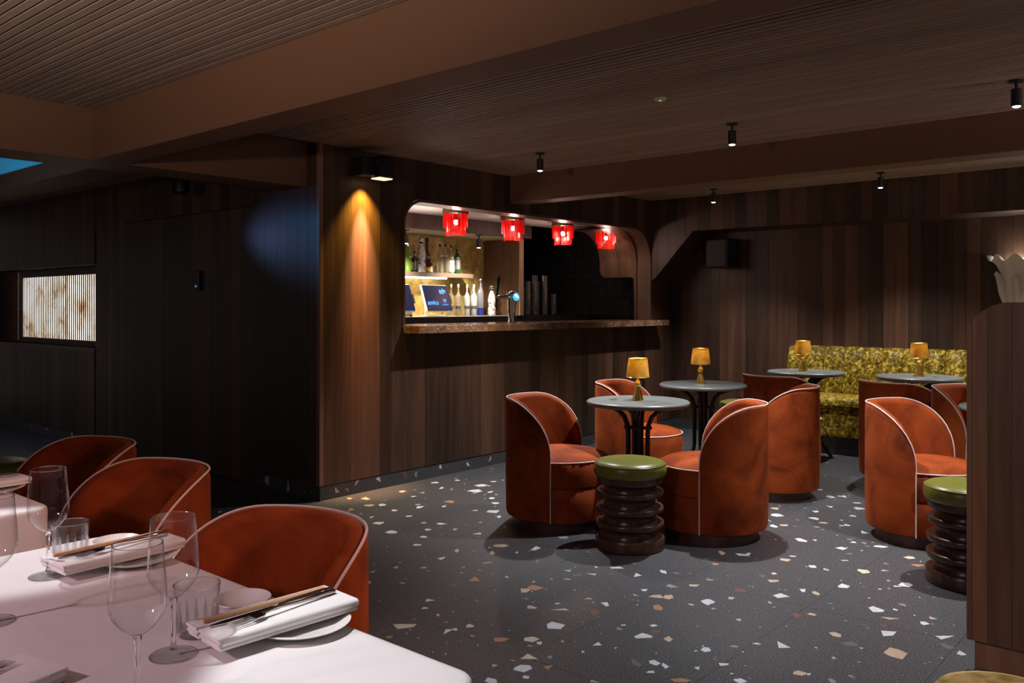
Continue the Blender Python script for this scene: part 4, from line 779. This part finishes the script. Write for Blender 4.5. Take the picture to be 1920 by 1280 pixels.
for lab, x, y in (('faceted water tumbler behind the middle napkin', .774, 1.924), ('faceted water tumbler behind the nearest napkin', .741, 1.325+.012)):
    if tm0 is None:
        p = tm0 = thing('water_tumbler', lab, 'glass', (x, y, TZ), 0, 'faceted water tumblers')
        MB().shell([(.0325, .014), (.0345, .045), (.0375, .083), (.0370, .0842), (.0362, .083), (.0332, .045), (.0305, .016), (0, .013)], 40).build('bowl', M['glass'], p, smooth=True)
        MB().lathe([(.028, 0), (.031, .003), (.0325, .012), (0, .0125)], 40).build('base', M['glass'], p, smooth=True)
        MB().tube([(.0369*math.cos(2*PI*k/40), .0369*math.sin(2*PI*k/40), .0842) for k in range(40)], .0011, 6, True).build('rim', M['rimglass'], p, smooth=True)
        mb = MB()
        for k in range(14):
            a = 2*PI*k/14; mb.tube([(.0318*math.cos(a), .0318*math.sin(a), .008), (.0340*math.cos(a), .0340*math.sin(a), .030), (.0352*math.cos(a), .0352*math.sin(a), .049)], [.0026, .0030, .0012], 6)
        mb.build('facet_ribs', M['rimglass'], p, smooth=True)
    else: dup(tm0, (x, y, TZ), .2, lab)
bo0 = None
for lab, x, y in (('small white dish behind the middle napkin', .884, 1.945), ('small white dish behind the nearest napkin', .856, 1.385)):
    if bo0 is None: bo0 = tag(MB().lathe([(.026, 0), (.030, .002), (.046, .014), (.0515, .020), (.0505, .0215), (.044, .0165), (.028, .006), (0, .005)], 40).build('sauce_dish', M['china'], None, smooth=True, loc=(x, y, TZ)), lab, 'dish', 'small white dishes')
    else: o = bo0.copy(); COL.objects.link(o); o.location = (x, y, TZ); o['label'] = lab
# place settings
pl0 = na0 = ch0 = kn0 = fo0 = None
def setting(x, y, rz, which, full=True):
    global pl0, na0, ch0, kn0, fo0
    R2 = Matrix.Rotation(rz, 3, 'Z'); W = lambda dx, dy, dz: tuple(Vector((x, y, TZ)) + R2 @ Vector((dx, dy, dz)))
    if full:
        lab = 'white side plate under the %s napkin' % which
        if pl0 is None: pl0 = tag(MB().lathe([(.05, 0), (.054, .002), (.060, .004), (.082, .012), (.0845, .0145), (.080, .0145), (.058, .0075), (0, .007)], 48).build('side_plate', M['china'], None, smooth=True, loc=W(.035, -.022, 0)), lab, 'plate', 'side plates')
        else: o = pl0.copy(); COL.objects.link(o); o.location = W(.035, -.022, 0); o['label'] = lab
    zb = .0152 if full else 0.0005
    lab = 'folded white napkin carrying the %s cutlery' % which
    if na0 is None:
        na0 = thing('napkin', lab, 'napkin', W(0, 0, zb), rz, 'folded napkins')
        st = [(.056*c_ + .0, 0) for c_ in ()]
        def sec(hy, h, n=7): return [(hy-h/2+h/2*math.cos(a), h/2+h/2*math.sin(a)) for a in [-PI/2+PI*q/n for q in range(n+1)]] + [(-hy+h/2+h/2*math.cos(a), h/2+h/2*math.sin(a)) for a in [PI/2+PI*q/n for q in range(n+1)]]
        for z0, h, x0, x1, hy in ((0, .0068, -.1265, .128, .0555), (.0058, .0142, -.1240, .130, .0575), (.0068, .0040, -.1300, -.10, .0545), (.0110, .0040, -.1280, -.10, .0550), (.0154, .0042, -.1310, -.10, .0560)):
            MB().prism([(yy, zz+z0) for yy, zz in sec(hy, h)], 0, x0, x1).build('fold', M['napkin'], na0, smooth=True)
    else: dup(na0, W(0, 0, zb), rz, lab)
    zt = zb + .0203
    if full:
        lab = 'pale wooden chopsticks on the %s napkin' % which
        if ch0 is None:
            ch0 = thing('chopsticks', lab, 'chopsticks', W(0, .028, zt), rz, 'wooden chopsticks')
            for s_ in (-1, 1): MB().prism([(-.115, s_*.0003), (.115, s_*.0003), (.115, s_*.0055), (-.115, s_*.0042)], 2, 0, .006).build('stick', M['paperwood'], ch0, bevel=.0012)
        else: dup(ch0, W(0, .028, zt), rz, lab)
        lab = 'dark polished table knife on the %s napkin' % which
        if kn0 is None:
            kn0 = thing('table_knife', lab, 'knife', W(0, .006, zt), rz+.03, 'table knives')
            MB().prism([(-.118, -.002), (-.112, .004), (-.09, .0075), (.0, .008), (.012, .004), (.012, -.004), (.0, -.006), (-.09, -.0065)], 2, .0008, .0028).build('blade', M['steel'], kn0)
            MB().tube([(.008, 0, .004), (.03, 0, .0048), (.09, 0, .0055), (.116, 0, .005), (.119, 0, .005)], [.0035, .0042, .0052, .0050, .003], 10).build('handle', M['steel'], kn0, smooth=True)
        else: dup(kn0, W(0, .006, zt), rz+.03, lab)
    lab = 'polished fork with four tines on the %s napkin' % which
    if fo0 is None:
        fo0 = thing('fork', lab, 'fork', W(.012, -.014, zt), rz+.12, 'forks')
        MB().tube([(.105, .0, .0045), (.09, 0, .005), (.03, 0, .006), (-.02, 0, .010), (-.045, 0, .0085)], [.0042, .0046, .0030, .0026, .0034], 10).build('handle', M['steel'], fo0, smooth=True)
        hd = MB().prism([(-.044, -.004), (-.05, -.0095), (-.068, -.0115), (-.068, .0115), (-.05, .0095), (-.044, .004)], 2, .0058, .0078).build('fork_head', M['steel'], fo0)
        for k in range(4):
            yy = -.0095+.00633*k; MB().tube([(-.066, yy, .0066), (-.09, yy, .0046), (-.110, yy*.97, .0062)], [.0017, .0015, .0007], 6).build('tine', M['steel'], hd, smooth=True)
    else: dup(fo0, W(.012, -.014, zt), rz+.12, lab)
setting(.836, 1.250, -.06, 'nearest')
setting(.830, 1.835, .03, 'middle')
setting(.875, 2.83, .05, 'farthest')
setting(.385, 1.335, PI+.25, 'bottom edge', False)
